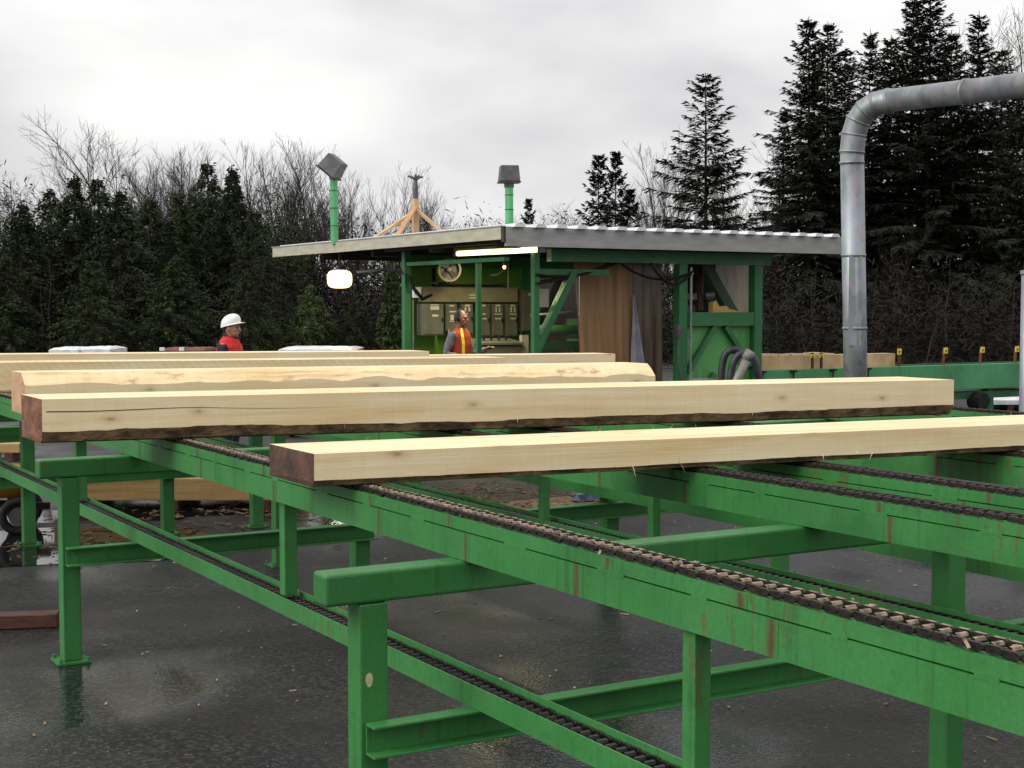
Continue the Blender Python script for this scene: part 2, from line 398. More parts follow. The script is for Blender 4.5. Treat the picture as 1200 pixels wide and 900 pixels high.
# ------------------------------------------------------------------ world, sun, camera
def setup_world():
    w = bpy.data.worlds.new('World'); sc.world = w; w.use_nodes = True
    nt = w.node_tree; out = nt.nodes['World Output']; bg = nt.nodes['Background']
    sky = N(nt, 'ShaderNodeTexSky', sky_type='NISHITA'); sky.sun_disc = False
    sky.sun_elevation = R(33); sky.sun_rotation = R(SUN_AZ_DEG)
    L(nt, sky.outputs[0], bg.inputs['Color']); bg.inputs['Strength'].default_value = .05
    tc = N(nt, 'ShaderNodeTexCoord'); sp = N(nt, 'ShaderNodeSeparateXYZ'); L(nt, tc.outputs['Generated'], sp.inputs[0])
    mp = N(nt, 'ShaderNodeMapping'); mp.inputs['Scale'].default_value = (2.6, 2.6, 6.0); mp.inputs['Location'].default_value = (.55, .2, .37)
    L(nt, tc.outputs['Generated'], mp.inputs['Vector'])
    f = nz(nt, mp.outputs[0], 1.25, 5, .46, .25)
    col = ramp(nt, f, [(.28, (.58, .565, .59)), (.42, (.71, .70, .72)), (.55, (.92, .912, .915)), (.69, (1.10, 1.09, 1.07))])
    # brighter overhead, as an overcast sky is
    mr = N(nt, 'ShaderNodeMapRange'); mr.inputs['From Min'].default_value = .15; mr.inputs['From Max'].default_value = 1; mr.inputs['To Min'].default_value = .76; mr.inputs['To Max'].default_value = 1.35
    L(nt, sp.outputs['Z'], mr.inputs['Value'])
    b2 = N(nt, 'ShaderNodeBackground'); L(nt, col, b2.inputs['Color']); L(nt, mr.outputs[0], b2.inputs['Strength'])
    mx = N(nt, 'ShaderNodeMixShader'); mx.inputs[0].default_value = .94
    L(nt, bg.outputs[0], mx.inputs[1]); L(nt, b2.outputs[0], mx.inputs[2]); L(nt, mx.outputs[0], out.inputs['Surface'])
SUN_AZ_DEG = 242
def setup():
    setup_world()
    ld = bpy.data.lights.new('sun', 'SUN'); ld.energy = 1.5; ld.angle = R(35); ld.color = (1, .97, .92)
    lo = bpy.data.objects.new('sun', ld); C.objects.link(lo)
    d = Vector((math.sin(R(SUN_AZ_DEG))*math.cos(R(33)), math.cos(R(SUN_AZ_DEG))*math.cos(R(33)), math.sin(R(33))))
    lo.rotation_euler = (-d).to_track_quat('-Z', 'Y').to_euler(); lo.location = d*50
    cd = bpy.data.cameras.new('camera'); co = bpy.data.objects.new('camera', cd); C.objects.link(co)
    cd.sensor_width = 36; cd.lens = 36*F/1200; cd.clip_end = 2000; cd.clip_start = .05
    co.location = (0, 0, CAMZ); co.rotation_euler = (PI/2-PITCH, 0, 0); sc.camera = co
    vs = sc.view_settings; vs.view_transform = 'Standard'; vs.look = 'None'; vs.exposure = .38; vs.gamma = 1; vs.use_curve_mapping = False
    sc.render.resolution_x = 1024; sc.render.resolution_y = 768
setup()

# ------------------------------------------------------------------ ground
def disc(name, c, rx, ry, rot, mat, z, n=120, wob=.25, seed=1):
    r = random.Random(seed); ph = [r.uniform(0, 6.28) for _ in range(4)]
    mb = MB(); vs = [Vector((c[0], c[1], z))]
    for j in range(n):
        a = 2*PI*j/n; k = 1+wob*(math.sin(2*a+ph[0])*.45+math.sin(3*a+ph[1])*.4+math.sin(5*a+ph[2])*.3+math.sin(9*a+ph[3])*.2)
        x, y = rx*k*math.cos(a), ry*k*math.sin(a)
        vs.append(Vector((c[0]+x*math.cos(rot)-y*math.sin(rot), c[1]+x*math.sin(rot)+y*math.cos(rot), z)))
    mb.add(vs, [(0, 1+j, 1+(j+1) % n) for j in range(n)])
    return tag(mb.build(name, mat), kind='structure')
mb = MB(); S = 700
mb.quad([Vector((-S, -S, 0)), Vector((S, -S, 0)), Vector((S, S, 0)), Vector((-S, S, 0))])
tag(mb.build('yard_ground', ASPHALT), kind='structure')
mb = MB(); mb.quad([Vector((-300, 46, .012)), Vector((300, 46, .012)), Vector((300, 300, .012)), Vector((-300, 300, .012))])
tag(mb.build('forest_ground', FORESTFLOOR), kind='structure')
pc = atz(100, 800)
disc('puddle', atz(60, 640), 1.6, .9, .3, WATER, .004, seed=5)
disc('puddle', atz(100, 604), 1.5, .5, .15, WATER, .004, seed=8)
disc('sawdust_patch', atz(690, 590), 1.4, .6, .4, noisy('damp_sawdust', (.10, .06, .03), (.22, .15, .08), 6, .95), .006, seed=14)

# ------------------------------------------------------------------ the chain deck
VEND = 16.3; VSTART = -2.2
deck = empty('chain_conveyor_deck', D(1.92, 4.2, 0), A, 'large green steel conveyor deck with rusty chain rails, carrying the sawn timbers over wet asphalt', 'conveyor')
RT = 1.29      # top of the rails
def c_channel(mb, u0, u1, v, z0, z1):
    mb.dbox(u0, u1, v-.010, v-.002, z0, z1)
    mb.dbox(u0, u1, v-.070, v-.010, z1-.009, z1)
    mb.dbox(u0, u1, v-.070, v-.010, z0, z0+.009)
def post(u, v, ztop, w=.10):
    mb = MB(); mb.dbox(u, u+w, v, v+w, .014, ztop-.002)
    p = mb.build('post', GREEN, deck, bevel=.006)
    f = MB(); f.dbox(u-.042, u+w+.042, v-.042, v+w+.042, 0.002, .014)
    for i in (-.026, w+.026):
        for j in (-.026, w+.026): f.tube([D(u+i, v+j, .013), D(u+i, v+j, .035)], .010, 6)
    f.build('foot_plate', GREEN, p)
    return p
def frame(v, u0, u1, posts, chans, cz=(.555, .66)):
    b = MB(); b.dbox(u0, u1, v, v+.105, 1.045, RT-.14); cb = b.build('cross_beam', GREEN, deck, bevel=.012, seg=3)
    for u in posts: post(u, v+.004, 1.045)
    for a, c in chans:
        m = MB(); c_channel(m, a, c, v, *cz); m.build('tie_beam', GREEN, deck, bevel=.002)
frame(.25, 1.80, 9.0, [1.92, 4.81, 7.9], [(1.935, 4.9), (4.91, 7.95)])
frame(4.20, 1.80, 9.0, [1.92, 4.59, 7.9], [(1.935, 4.61), (4.62, 7.95)])
frame(8.15, 1.80, 9.0, [1.92, 3.70, 5.58, 7.12], [(1.935, 3.82), (4.74, 7.25)])
frame(12.35, 1.80, 9.2, [1.92, 2.60, 3.78, 4.6, 6.2, 8.2], [(2.4, 4.8), (4.81, 8.3)], (.50, .60))
frame(15.9, 1.80, 9.9, [1.92, 4.4, 6.8, 9.4], [(1.935, 4.5), (4.51, 9.4)])
post(4.05, 10.40, 1.045, .09)
mb = MB(); mb.dbox(1.86, 2.75, 12.75, 12.85, .88, .97); mb.build('cross_beam', GREEN, deck, bevel=.01)
# a pale patch on the nearest post
mb = MB()
pc0 = D(1.952, 4.2035, .80); n = 14
mb.add([pc0]+[pc0+UX*(.013*math.cos(2*PI*k/n))+ZX*(.022*math.sin(2*PI*k/n)*(1.25 if math.sin(2*PI*k/n) < 0 else .9)) for k in range(n)], [(0, 1+k, 1+(k+1) % n) for k in range(n)])
mb.build('paint_patch', noisy('bare_primer', (.50, .40, .24), (.62, .50, .32), 40, .6), deck)

def chain_mesh(u0, u1, z0, z1, va, vb, worn, pitch=.047, zj=.0):
    """a roller chain lying along v between u0 and u1: scalloped side plates and barrels"""
    mb = MB(); n = int((vb-va)/pitch); w = u1-u0; zc = (z0+z1)/2; h = (z1-z0)/2
    prof = []
    for k in range(12):
        t = 2*PI*k/12; prof.append((math.cos(t), math.sin(t)))
    r = random.Random(int(u0*100)+int(z0*10))
    for i in range(n):
        v = va+(i+.5)*pitch; inner = i % 2; dz = r.uniform(-.0012, .0012)+zj; du = r.uniform(-.0018, .0018)
        for side in (0, 1):
            t = .011
            off = (.003 if inner else 0)
            a = (u0+off) if side == 0 else (u1-off-t)
            vs = []
            for uu in (a+du, a+t+du):
                for c, s in prof:
                    hh = h*(1 if abs(c) > .4 else .84)
                    vs.append(D(uu, v+c*pitch*.60, zc+s*hh+dz))
            fs = [tuple(range(12)), tuple(reversed(range(12, 24)))]+[(k, (k+1) % 12, 12+(k+1) % 12, 12+k) for k in range(12)]
            mb.add(vs, fs, 0)
            if side: mb.mi[-10] = 1; mb.mi[-9] = 1
        # barrel
        vv = va+i*pitch
        mb.tube([D(u0+.026+du, vv, zc+dz+.002), D(u1-.026+du, vv, zc+dz+.002)], h*.74, 7, False, 1)
        mb.tube([D(u0-.004+du, vv, zc+dz), D(u0+.004+du, vv, zc+dz)], h*.42, 6, True, 0)
    return mb
RAILW = .115
def rail(u, seams, va=VSTART, vb=VEND, zoff=0):
    z0 = 1.152; zs = 1.246
    m = MB(); m.dbox(u, u+RAILW, va, vb, z0, zs); m.dbox(u+.0025, u+RAILW-.0025, va, vb, zs+.0045, RT)
    m.dbox(u+.02, u+RAILW-.02, va, vb, zs-.003, zs+.007, 2)
    # skip welds bridging the joint, every half metre or so
    r = random.Random(int(u*31)); v = va
    while v < vb:
        ln = r.uniform(.05, .14); m.dbox(u-.001, u+.02, v, v+ln, zs-.004, zs+.008, 0); v += ln+r.uniform(.26, .56)
    for s in seams:
        ww = r.uniform(.014, .034); u9 = u-.0009
        m.quad([D(u9, s+ww, z0), D(u9, s-ww, z0), D(u9, s-ww, zs), D(u9, s+ww, zs)], 1, True)
        s2 = s+r.choice((-1, 1))*r.uniform(.05, .16); u9 = u+.0015
        m.quad([D(u9, s2+.025, zs+.005), D(u9, s2-.025, zs+.005), D(u9, s2-.025, RT-.001), D(u9, s2+.025, RT-.001)], 1, True)
        if r.random() < .5: m.dbox(u-.0016, u+.003, s+ww*.4-.0015, s+ww*.4+.0015, z0+.002, zs-.001, 0)
    ob = m.build('rail', [GREEN, RUSTSEAM, GAP], deck)
    worn = CHAINWORN if u < 3 else CHAIN
    ch = chain_mesh(u+.014, u+RAILW-.016, RT+.001, RT+.022, va, vb, worn)
    ch.build('chain', [CHAIN, worn], ob)
    if u < 3:
        dm = MB(); r = random.Random(3)
        for k in range(260):
            v = r.uniform(-.5, 8); uu = u+r.uniform(.0, RAILW); ln = r.uniform(.004, .016)
            d = Vector((r.uniform(-1, 1), r.uniform(-1, 1), r.uniform(-.2, .3))).normalized()*ln
            c = D(uu, v, RT+r.uniform(.002, .022)); s_ = d.cross(ZX).normalized()*r.uniform(.0015, .004)
            dm.add([c-d-s_, c+d-s_, c+d+s_+ZX*.002, c-d+s_+ZX*.002], [(0, 1, 2, 3)])
        tag(dm.build('sawdust', CHAINWORN, ob), kind='stuff')
    return ob
def return_run(u, z0, va=VSTART, vb=VEND):
    m = MB()
    m.dbox(u, u+.006, va, vb, z0, z0+.075); m.dbox(u+.104, u+.110, va, vb, z0, z0+.082); m.dbox(u+.0061, u+.1039, va, vb, z0+.001, z0+.030)
    ob = m.build('return_channel', GREEN, deck)
    chain_mesh(u+.010, u+.098, z0+.036, z0+.066, va, vb, CHAINDARK).build('chain', [CHAINDARK, CHAINDARK], ob)
    return ob
RU = [2.30, 3.79, 4.33, 5.47, 7.55]
rail(RU[0], [2.66, 3.52, 4.19, 4.86, 5.92, 6.9, 7.95, 1.7])
rail(RU[1], [3.75, 4.95, 5.6, 6.7, 8.0])
rail(RU[2], [3.9, 5.2, 6.1, 7.6])
rail(RU[3], [4.4, 5.1, 6.5, 8.1])
rail(RU[4], [5, 8])
return_run(2.315, .661); return_run(4.36, .695); return_run(5.50, .70); return_run(7.6, .67)
def hanger(u, v, z0, w=.07):
    m = MB(); m.dbox(u, u+w, v, v+w, z0, 1.151); m.build('hanger_post', GREEN, deck, bevel=.004)
hanger(2.33, 5.88, .737, .06); hanger(2.325, 2.99, .70, .055); hanger(2.335, 9.5, .737); hanger(4.355, 7.02, .70, .05); hanger(4.375, 5.98, .70, .05)
hanger(5.52, 7.9, .70, .05); hanger(5.52, 10.2, .70, .05); hanger(2.335, 13.2, .737)

# ------------------------------------------------------------------ timbers
def timber(P0, P1, h, w, z0, label, mats, wane='low', wdep=(.05, .02), ends=(ENDDARK, ENDPALE), seed=1, splinters=0, step=.045, skew=True, hskew=.0):
    """P0,P1: front lower corner points on the ground plan, left and right"""
    P0 = Vector((P0[0], P0[1], 0)); P1 = Vector((P1[0], P1[1], 0)); d = (P1-P0); ln = d.length; d.normalize(); back = VX.copy()
    rz = math.atan2(d.y, d.x)
    root = empty('timber', P0+ZX*z0, rz, label, 'timber', 'sawn timbers lying across the chain rails')
    r = random.Random(seed); n = int(ln/step)
    body, bark = MB(), MB(); rows = []
    for i in range(n+1):
        t = i/n*ln; o = P0+d*t
        a = noise.noise(Vector((t*.7, seed*3.1, 0)))*.5+noise.noise(Vector((t*2.7, seed*5.1, 0)))*.3+noise.noise(Vector((t*11, seed, 0)))*.18
        b = noise.noise(Vector((t*5, seed*7.7, 3)))*.4+noise.noise(Vector((t*17, seed*2.7, 5)))*.35
        def p(y, z): return o+back*y+ZX*(z0+z)
        if wane == 'low':
            wz = max(.006, wdep[0]*(1+a*.55)); wy = max(.01, wdep[1]*(1+a*.6))
            bo = b*.006
            row = [p(w, .0), p(w, h), p(0, h), p(0, wz), p(.004+bo*.3, wz*.86), p(.006+wy*.22-bo, wz*.5), p(wy*.6+bo*.3, wz*.14), p(wy*1.2, 0)]
            kb = (3, 7)
        else:
            wz = max(.02, wdep[0]*(1+a*.7)); wy = max(.02, wdep[1]*(1+a*.6)); bo = b*.012
            bo *= 1.6; wz = wz*(1+.35*noise.noise(Vector((t*3.3, 2, seed)))); row = [p(w, .0), p(w, h), p(wy, h), p(wy*.70, h-wz*.24+bo*.6), p(wy*.42, h-wz*.50+bo), p(wy*.18, h-wz*.78+bo*.7), p(0, h-wz), p(0, 0)]
            kb = (2, 6)
        rows.append(row)
    k = len(rows[0])
    for i in range(n):
        for j in range(k):
            j2 = (j+1) % k; q = [rows[i][j], rows[i+1][j], rows[i+1][j2], rows[i][j2]]
            (bark if kb[0] <= j < kb[1] else body).quad(q)
    # slivers torn along the sawn edge
    for q in range(splinters):
        i = r.randrange(5, n-3); e = rows[i][3] if wane == 'low' else rows[i][2]; l2 = r.uniform(.02, .055)
        dr = (d*r.uniform(-.5, 1)+ZX*r.uniform(-.9, .6)-back*r.uniform(.1, .5)).normalized(); c = e-back*.002+ZX*.004
        m1 = c+dr*l2*.5+ZX*.004; s_ = Vector((0, 0, 1)).cross(dr).normalized()*.0012
        body.add([c-s_, c+s_, m1+s_, m1-s_, c+dr*l2-ZX*.006], [(0, 1, 2, 3), (3, 2, 4)])
    for q in range(splinters*2//3):
        i = r.randrange(5, n-3); e = rows[i][1 if r.random() < .6 else 2]; l2 = r.uniform(.012, .03)
        dr = (d*r.uniform(-.6, .9)+ZX*r.uniform(.4, 1)).normalized(); s_ = back*.001
        body.add([e-s_, e+s_, e+dr*l2], [(0, 1, 2)])
    body.build('sawn_body', mats[0], root); bark.build('bark_edge' if mats[1] is BARK else 'wane_edge', mats[1], root, smooth=True)
    for row, mt, sg in ((rows[0], ends[0], -1), (rows[-1], ends[1], 1)):
        e = MB(); c = sum(row, Vector())/k
        # end grain with a shallow saw-torn relief: fan of rings
        rr = random.Random(seed+sg*9); ring = [c+(q-c)*.55+d*sg*rr.uniform(.001, .007) for q in row]
        e.add([c+d*sg*.004]+ring+list(row), [(0, 1+j, 1+(j+1) % k) for j in range(k)]+[(1+j, 1+k+j, 1+k+(j+1) % k, 1+(j+1) % k) for j in range(k)])
        eo = e.build('end_grain', mt, root)
    return root
ZT = RT+.022
def gp(px, py, z):
    p = atz(px, py, z); return (p.x, p.y)
# front lower corners found from the top edge of each front face
p0 = gp(368, 532, ZT+.128); p1 = gp(1200, 497, ZT+.128)
dv = Vector(p1)-Vector(p0); p1 = Vector(p0)+dv*1.22
timber(p0, p1, .128, .46, ZT, 'nearest pale timber, its left end dark and weathered, overhanging the front chain rail', (WOOD, BARK), 'low', (.024, .026), (ENDDARK, ENDPALE), 3, 26)
timber(gp(49, 468, ZT+.222), gp(1118, 445, ZT+.222), .222, .47, ZT, 'thick timber with reddish left end, a long dark crack and a brown bark lower edge', (WOOD, BARK), 'low', (.055, .034), (ENDRED, ENDPALE), 8, 10)
timber(gp(29, 449, ZT+.20), gp(768, 434, ZT+.215), .262, .40, ZT, 'third timber from the front, with rough knotty rounded upper edge and pinkish end', (WOOD, WANEPALE), 'high', (.075, .10), (ENDPINK, ENDPINK), 12, 0)
a_ = Vector(gp(0, 425, ZT+.235)); b_ = Vector(gp(593, 419, ZT+.235)); a2 = b_+(a_-b_)*1.3
timber(a2, b_, .235, .42, ZT, 'fourth timber from the front, its face ribbed by slanted saw marks', (WOODH, WOODH), 'low', (.012, .012), (ENDPALE, ENDPALE), 21, 0)
a_ = Vector(gp(0, 415.5, ZT+.24)); b_ = Vector(gp(503, 411.5, ZT+.24)); a2 = b_+(a_-b_)*1.35
timber(a2, b_, .24, .42, ZT, 'farthest left timber, directly in front of the man in the white hard hat', (WOOD, WOOD), 'low', (.012, .012), (ENDPALE, ENDPALE), 33, 0)
b_ = Vector(gp(721, 414.5, ZT+.12)); a2 = b_-Vector((math.cos(R(17)), math.sin(R(17))))*5.0
timber(a2, b_, .12, .42, ZT, 'thin far timber ending just in front of the brown curtain of the shed', (WOOD, WOOD), 'low', (.012, .012), (ENDPALE, ENDPALE), 45, 0)
# the long drying crack of the second timber is a groove-dark sliver set into its face
t2 = [o for o in C.objects if o.name.startswith('timber') and 'crack' in o.get('label', '')][0]
Q0 = Vector((*gp(49, 468, ZT+.222), 0)); Q1 = Vector((*gp(1118, 445, ZT+.222), 0)); dq = (Q1-Q0).normalized(); nq = VX
mb = MB(); pts = []
for i in range(60):
    t = .02+i/59*1.5; z = ZT+.222-.062-.03*max(0, (t-.8))*.8+noise.noise(Vector((t*2.2, 4, 1)))*.006
    wd = .0026*(1-i/62)
    pts.append((Q0+dq*t-nq*.0016+ZX*(z-wd), Q0+dq*t-nq*.0016+ZX*(z+wd)))
for a, b in zip(pts, pts[1:]): mb.quad([a[0], b[0], b[1], a[1]])
mb.build('drying_crack', noisy('crack_shadow', (.03, .018, .008), (.06, .035, .015), 30, .9), t2)

WV = 20.04
def upx(x, v=WV):
    t = (x-600)/F; return v*(SA+t*CA)/(CA-t*SA)

# ------------------------------------------------------------------ the open shed
SU0, SU1, SV0, SV1 = 9.57, 15.5, 16.4, 24.6
shed = empty('open_shed', D(SU0, SV0, 0), A, 'open green steel shed with a flat ribbed metal roof beyond the timbers', 'shed')
mb = MB()
mb.dbox(SU0+.03, SU1-.03, SV0+.03, SV1-.03, 2.985, 3.025)
roof = mb.build('roof', ROOFMETAL, shed)
mb = MB(); k = 0; u = SU0+.22
while u < SU1-.05:
    P = [D(u-.09, SV0-.06, 3.026), D(u+.09, SV0-.06, 3.026), D(u+.055, SV0-.06, 3.075), D(u-.055, SV0-.06, 3.075)]
    Q = [p+VX*(SV1-SV0+.1) for p in P]
    mb.box8([P[0], P[1], Q[1], Q[0], P[3], P[2], Q[2], Q[3]])
    u += .325
mb.build('roof_rib', noisy('sky_bright_ribbed_sheet', (.62, .63, .65), (.75, .76, .78), 3, .35, .4), roof)  # sky reflection put into the rib colour, paler than the roof sheet
mb = MB(); mb.dbox(SU0+.04, SU1, SV0, SV0+.04, 2.775, 3.03); mb.build('front_fascia', FASCIAGREY, roof)
mb = MB(); mb.dbox(SU0, SU0+.04, SV0+.07, SV1, 2.865, 3.03); mb.build('side_fascia', FASCIACREAM, roof)
mb = MB(); mb.dbox(SU0-.012, SU0+.06, SV0+.05, SV1+.02, 3.031, 3.046); mb.build('roof_flashing', ROOFMETAL, roof)
mb = MB(); mb.dbox(SU0+.005, SU0+.038, SV0+.005, SV0+.066, 2.83, 3.03); mb.build('dark_corner_gap', UNDERROOF, roof)  # dark block standing in for the shaded gap between the fascias
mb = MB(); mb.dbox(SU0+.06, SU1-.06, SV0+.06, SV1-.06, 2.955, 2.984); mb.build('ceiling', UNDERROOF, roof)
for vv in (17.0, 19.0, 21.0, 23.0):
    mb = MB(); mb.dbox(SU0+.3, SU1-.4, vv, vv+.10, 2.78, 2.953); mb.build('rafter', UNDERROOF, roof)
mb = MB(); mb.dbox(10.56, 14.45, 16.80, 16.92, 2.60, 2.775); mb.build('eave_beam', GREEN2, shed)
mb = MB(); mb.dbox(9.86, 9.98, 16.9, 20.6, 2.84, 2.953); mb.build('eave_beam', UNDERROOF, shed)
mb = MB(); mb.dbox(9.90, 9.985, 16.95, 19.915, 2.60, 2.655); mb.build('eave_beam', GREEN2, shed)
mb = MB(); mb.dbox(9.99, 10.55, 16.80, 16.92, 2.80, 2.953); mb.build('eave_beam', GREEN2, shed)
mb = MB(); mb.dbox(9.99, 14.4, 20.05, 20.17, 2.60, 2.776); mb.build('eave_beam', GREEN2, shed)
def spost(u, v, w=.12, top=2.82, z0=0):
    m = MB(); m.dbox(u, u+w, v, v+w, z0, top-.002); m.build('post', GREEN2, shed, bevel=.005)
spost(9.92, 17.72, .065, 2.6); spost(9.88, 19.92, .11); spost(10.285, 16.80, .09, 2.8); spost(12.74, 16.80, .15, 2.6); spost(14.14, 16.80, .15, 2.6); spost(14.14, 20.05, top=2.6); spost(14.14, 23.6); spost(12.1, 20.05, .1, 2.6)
mb = MB(); mb.dbox(9.99, 12.09, 20.18, 20.22, .3, 2.60); mb.build('wall_panel', WALLGREEN, shed)
mb = MB(); mb.dbox(12.3, 14.13, 20.18, 20.22, .2, 2.55)
mb.build('back_wall', noisy('weathered_brown_boards', (.07, .045, .03), (.15, .10, .065), 2, .8, stretch=(8, 8, .5)), shed)
# right bay: sill, boarded panel, braces
mb = MB(); mb.dbox(12.90, 14.13, 16.80, 16.94, 1.70, 1.90); mb.build('sill_beam', GREEN2, shed, bevel=.005)
mb = MB(); mb.dbox(12.895, 14.135, 16.90, 16.93, .10, 1.695)
mb.build('boarded_panel', green_paint('pale_panel_paint', (.075, .30, .075), .15), shed)
for a, b in (((12.93, 1.02), (13.42, 1.69)), ((13.62, 1.69), (14.10, 1.10))):
    mb = MB(); mb.bar(D(a[0], 16.86, a[1]), D(b[0], 16.86, b[1]), .07, .09, up=VX); mb.build('brace', GREEN2, shed)
for a, b in (((12.93, .2), (13.42, 1.0)),):
    mb = MB(); mb.bar(D(a[0], 16.86, a[1]), D(b[0], 16.86, b[1]), .07, .09, up=VX); mb.build('brace', GREEN2, shed)
mb = MB(); mb.bar(D(10.34, 16.86, 1.38), D(10.94, 16.86, 2.45), .10, .12, up=VX); mb.build('brace', GREEN2, shed, bevel=.004)
mb = MB(); mb.dbox(10.335, 11.55, 16.84, 16.90, 2.42, 2.50); mb.build('door_rail', GREEN2, shed)
# light-coloured panel standing inside the right bay, hatch to the machine
mb = MB(); mb.dbox(upx(831, 18.1), upx(884, 18.1), 18.1, 18.14, 1.35, 2.75); mb.build('inner_panel', BEIGE, shed)
# conduits strapped to the bay post
mb = MB(); mb.tube([D(12.93, 16.775, .2), D(12.93, 16.775, 2.55)], .018, 8)
for z in (.6, 1.0, 1.55, 2.1, 2.45): mb.dbox(12.905, 12.955, 16.752, 16.798, z, z+.025)
mb.build('conduit', GALV, shed, smooth=False)
mb = MB(); mb.tube([D(12.70, 16.76, 1.55), D(12.70, 16.76, 1.1), D(12.76, 16.75, .9), D(12.70, 16.75, .4)], .016, 6); mb.dbox(12.655, 12.735, 16.72, 16.80, 1.55, 1.73)
mb.build('junction_box', LAMPGREY, shed)
# cables sagging under the eave
for a, b, sag in (((10.3, 16.77, 2.42), (11.75, 16.9, 2.62), .10), ((10.3, 16.76, 2.30), (11.6, 16.9, 2.60), .05), ((11.7, 16.9, 2.64), (12.85, 16.76, 2.45), .16), ((12.2, 16.77, 2.60), (12.95, 16.76, 2.50), .24)):
    m = MB(); P = []
    for i in range(13):
        t = i/12; p = D(*a).lerp(D(*b), t); p.z -= sag*4*t*(1-t); P.append(p)
    m.tube(P, .018, 6); m.build('cable', BLACK, shed, smooth=True)
m = MB(); m.tube([D(9.86, 21.6, 2.55), D(9.86, 20.6, 2.56), D(9.88, 20.05, 2.54), D(9.92, 19.85, 2.42), D(9.98, 19.80, 2.25), D(10.15, 19.85, 2.10), D(10.32, 19.9, 2.16), D(10.42, 20.0, 2.35), D(10.42, 20.0, 2.58)], .028, 8); m.build('cable', BLACK, shed, smooth=True)
m = MB(); m.tube([D(10.03, 19.95, .2), D(10.03, 19.95, 2.2)], .016, 6); m.build('conduit', GALV, shed)
m = MB(); m.dbox(10.0, 10.12, 19.84, 19.91, 2.12, 2.28); m.build('junction_box', WHITEPAINT, shed)

# grubby glazing between the corner post and the curtain
def glass():
    m, nt, b = new_mat('grubby_glass'); b.inputs['Base Color'].default_value = (.72, .76, .72, 1); b.inputs['Transmission Weight'].default_value = 1; b.inputs['Roughness'].default_value = .04; b.inputs['IOR'].default_value = 1.3
    return m
mb = MB(); mb.dbox(10.38, 11.12, 16.955, 16.965, 1.0, 2.415); gp_ = mb.build('window_pane', glass(), shed)
mb = MB(); mb.dbox(upx(632, 16.95), upx(643, 16.95), 16.945, 16.953, CAMZ-2*19.4/F, CAMZ+20*19.4/F); mb.build('notice', BEIGE, gp_)
# curtain hung in the infeed opening
cur = empty('hanging_curtain', D(11.3, 17.25, 0), A, 'brown hanging curtain closing the left half of the shed opening', 'curtain')
def sheet(u0t, u1t, u0b, u1b, v, z0, z1, amp, waves, th=.012, seed=0):
    m = MB(); n = 40; k = 8; F1 = []
    for i in range(k+1):
        s = i/k; z = z1+(z0-z1)*s; row = []
        for j in range(n+1):
            t = j/n; u = (u0t+(u0b-u0t)*s)+((u1t+(u1b-u1t)*s)-(u0t+(u0b-u0t)*s))*t
            vv = v+amp*math.sin(t*waves*2*PI+seed+.4*math.sin(s*3))*(.5+.5*s)+.02*noise.noise(Vector((t*3, s*2, seed)))
            row.append(D(u, vv, z))
        F1.append(row)
    for off in (0, 1):
        for i in range(k):
            for j in range(n):
                q = [F1[i][j], F1[i][j+1], F1[i+1][j+1], F1[i+1][j]]
                if off: q = [p+VX*th for p in q]
                m.quad(q)
    return m
sheet(11.22, 12.22, 11.40, 12.22, 17.25, .55, 2.62, .012, 7, seed=1).build('brown_panel', PLYBROWN, cur, smooth=True)
sheet(12.18, 12.78, 12.20, 12.80, 17.30, .6, 2.66, .03, 3, seed=4).build('clear_strip', CLEARSHEET, cur, smooth=True)
sheet(12.20, 12.22, 12.17, 12.42, 17.18, 1.0, 2.15, .02, 1.5, seed=2).build('pale_sheet', PALESHEET, cur, smooth=True)

MGREEN = green_paint('machine_green_paint', (.025, .12, .03), .3)
# infeed machine behind the brace
mc = empty('infeed_machine', D(11.0, 17.6, 0), A, 'dark green infeed machine with a round roller behind the diagonal shed brace', 'machine')
m = MB(); m.tube([D(10.98, 17.9, 1.64), D(12.1, 17.9, 1.64)], .075, 16); m.build('roller', MGREEN, mc, smooth=True)
m = MB(); m.dbox(upx(664, 18.5), 12.1, 18.0, 18.5, 1.38, 1.50); m.dbox(10.98, 12.1, 17.8, 17.9, 1.36, 1.48); m.build('bed_frame', MGREEN, mc)
m = MB(); m.tube([D(10.95, 17.9, 1.86), D(12.0, 17.9, 1.93)], .018, 8); m.build('guide_bar', GALV, mc, smooth=True)
for a, b in (((11.2, 1.36), (11.75, .3)), ((11.15, 1.36), (10.7, .4)), ((11.65, 1.36), (11.65, 0)), ((11.05, 1.36), (11.05, 0))):
    m = MB(); m.bar(D(a[0], 17.86, a[1]), D(b[0], 17.86, b[1]), .08, .08, up=VX); m.build('leg', MGREEN, mc)
m = MB(); m.dbox(upx(668, 18.5), 11.9, 18.2, 18.5, 1.55, 1.80); m.build('guard', MGREEN, mc)
# saw carriage in the right bay
sw = empty('saw_carriage', D(13.0, 17.4, 0), A, 'black saw carriage with slanting arm seen through the right-hand window of the shed', 'machine')
m = MB(); m.bar(D(upx(820, 17.5), 17.5, 2.72), D(upx(858, 17.5), 17.5, 1.86), .16, .14, up=VX); m.build('slanting_arm', green_paint('dark_arm_paint', (.02, .06, .03), .2), sw)
m = MB(); m.tube([D(upx(819, 17.3), 17.3, .1), D(upx(819, 17.3), 17.3, 2.7)], .06, 10); m.build('ram_cylinder', noisy('rusty_dark_steel', (.03, .012, .01), (.06, .025, .02), 8, .5, .3), sw, smooth=True)
m = MB(); m.dbox(13.05, 13.62, 17.28, 17.40, 2.08, 2.18); m.tube([D(13.58, 17.30, 2.13), D(13.72, 17.26, 2.15)], .075, 10); m.dbox(13.2, 13.5, 17.3, 17.6, 1.86, 2.0); m.build('motor', LAMPGREY, sw)
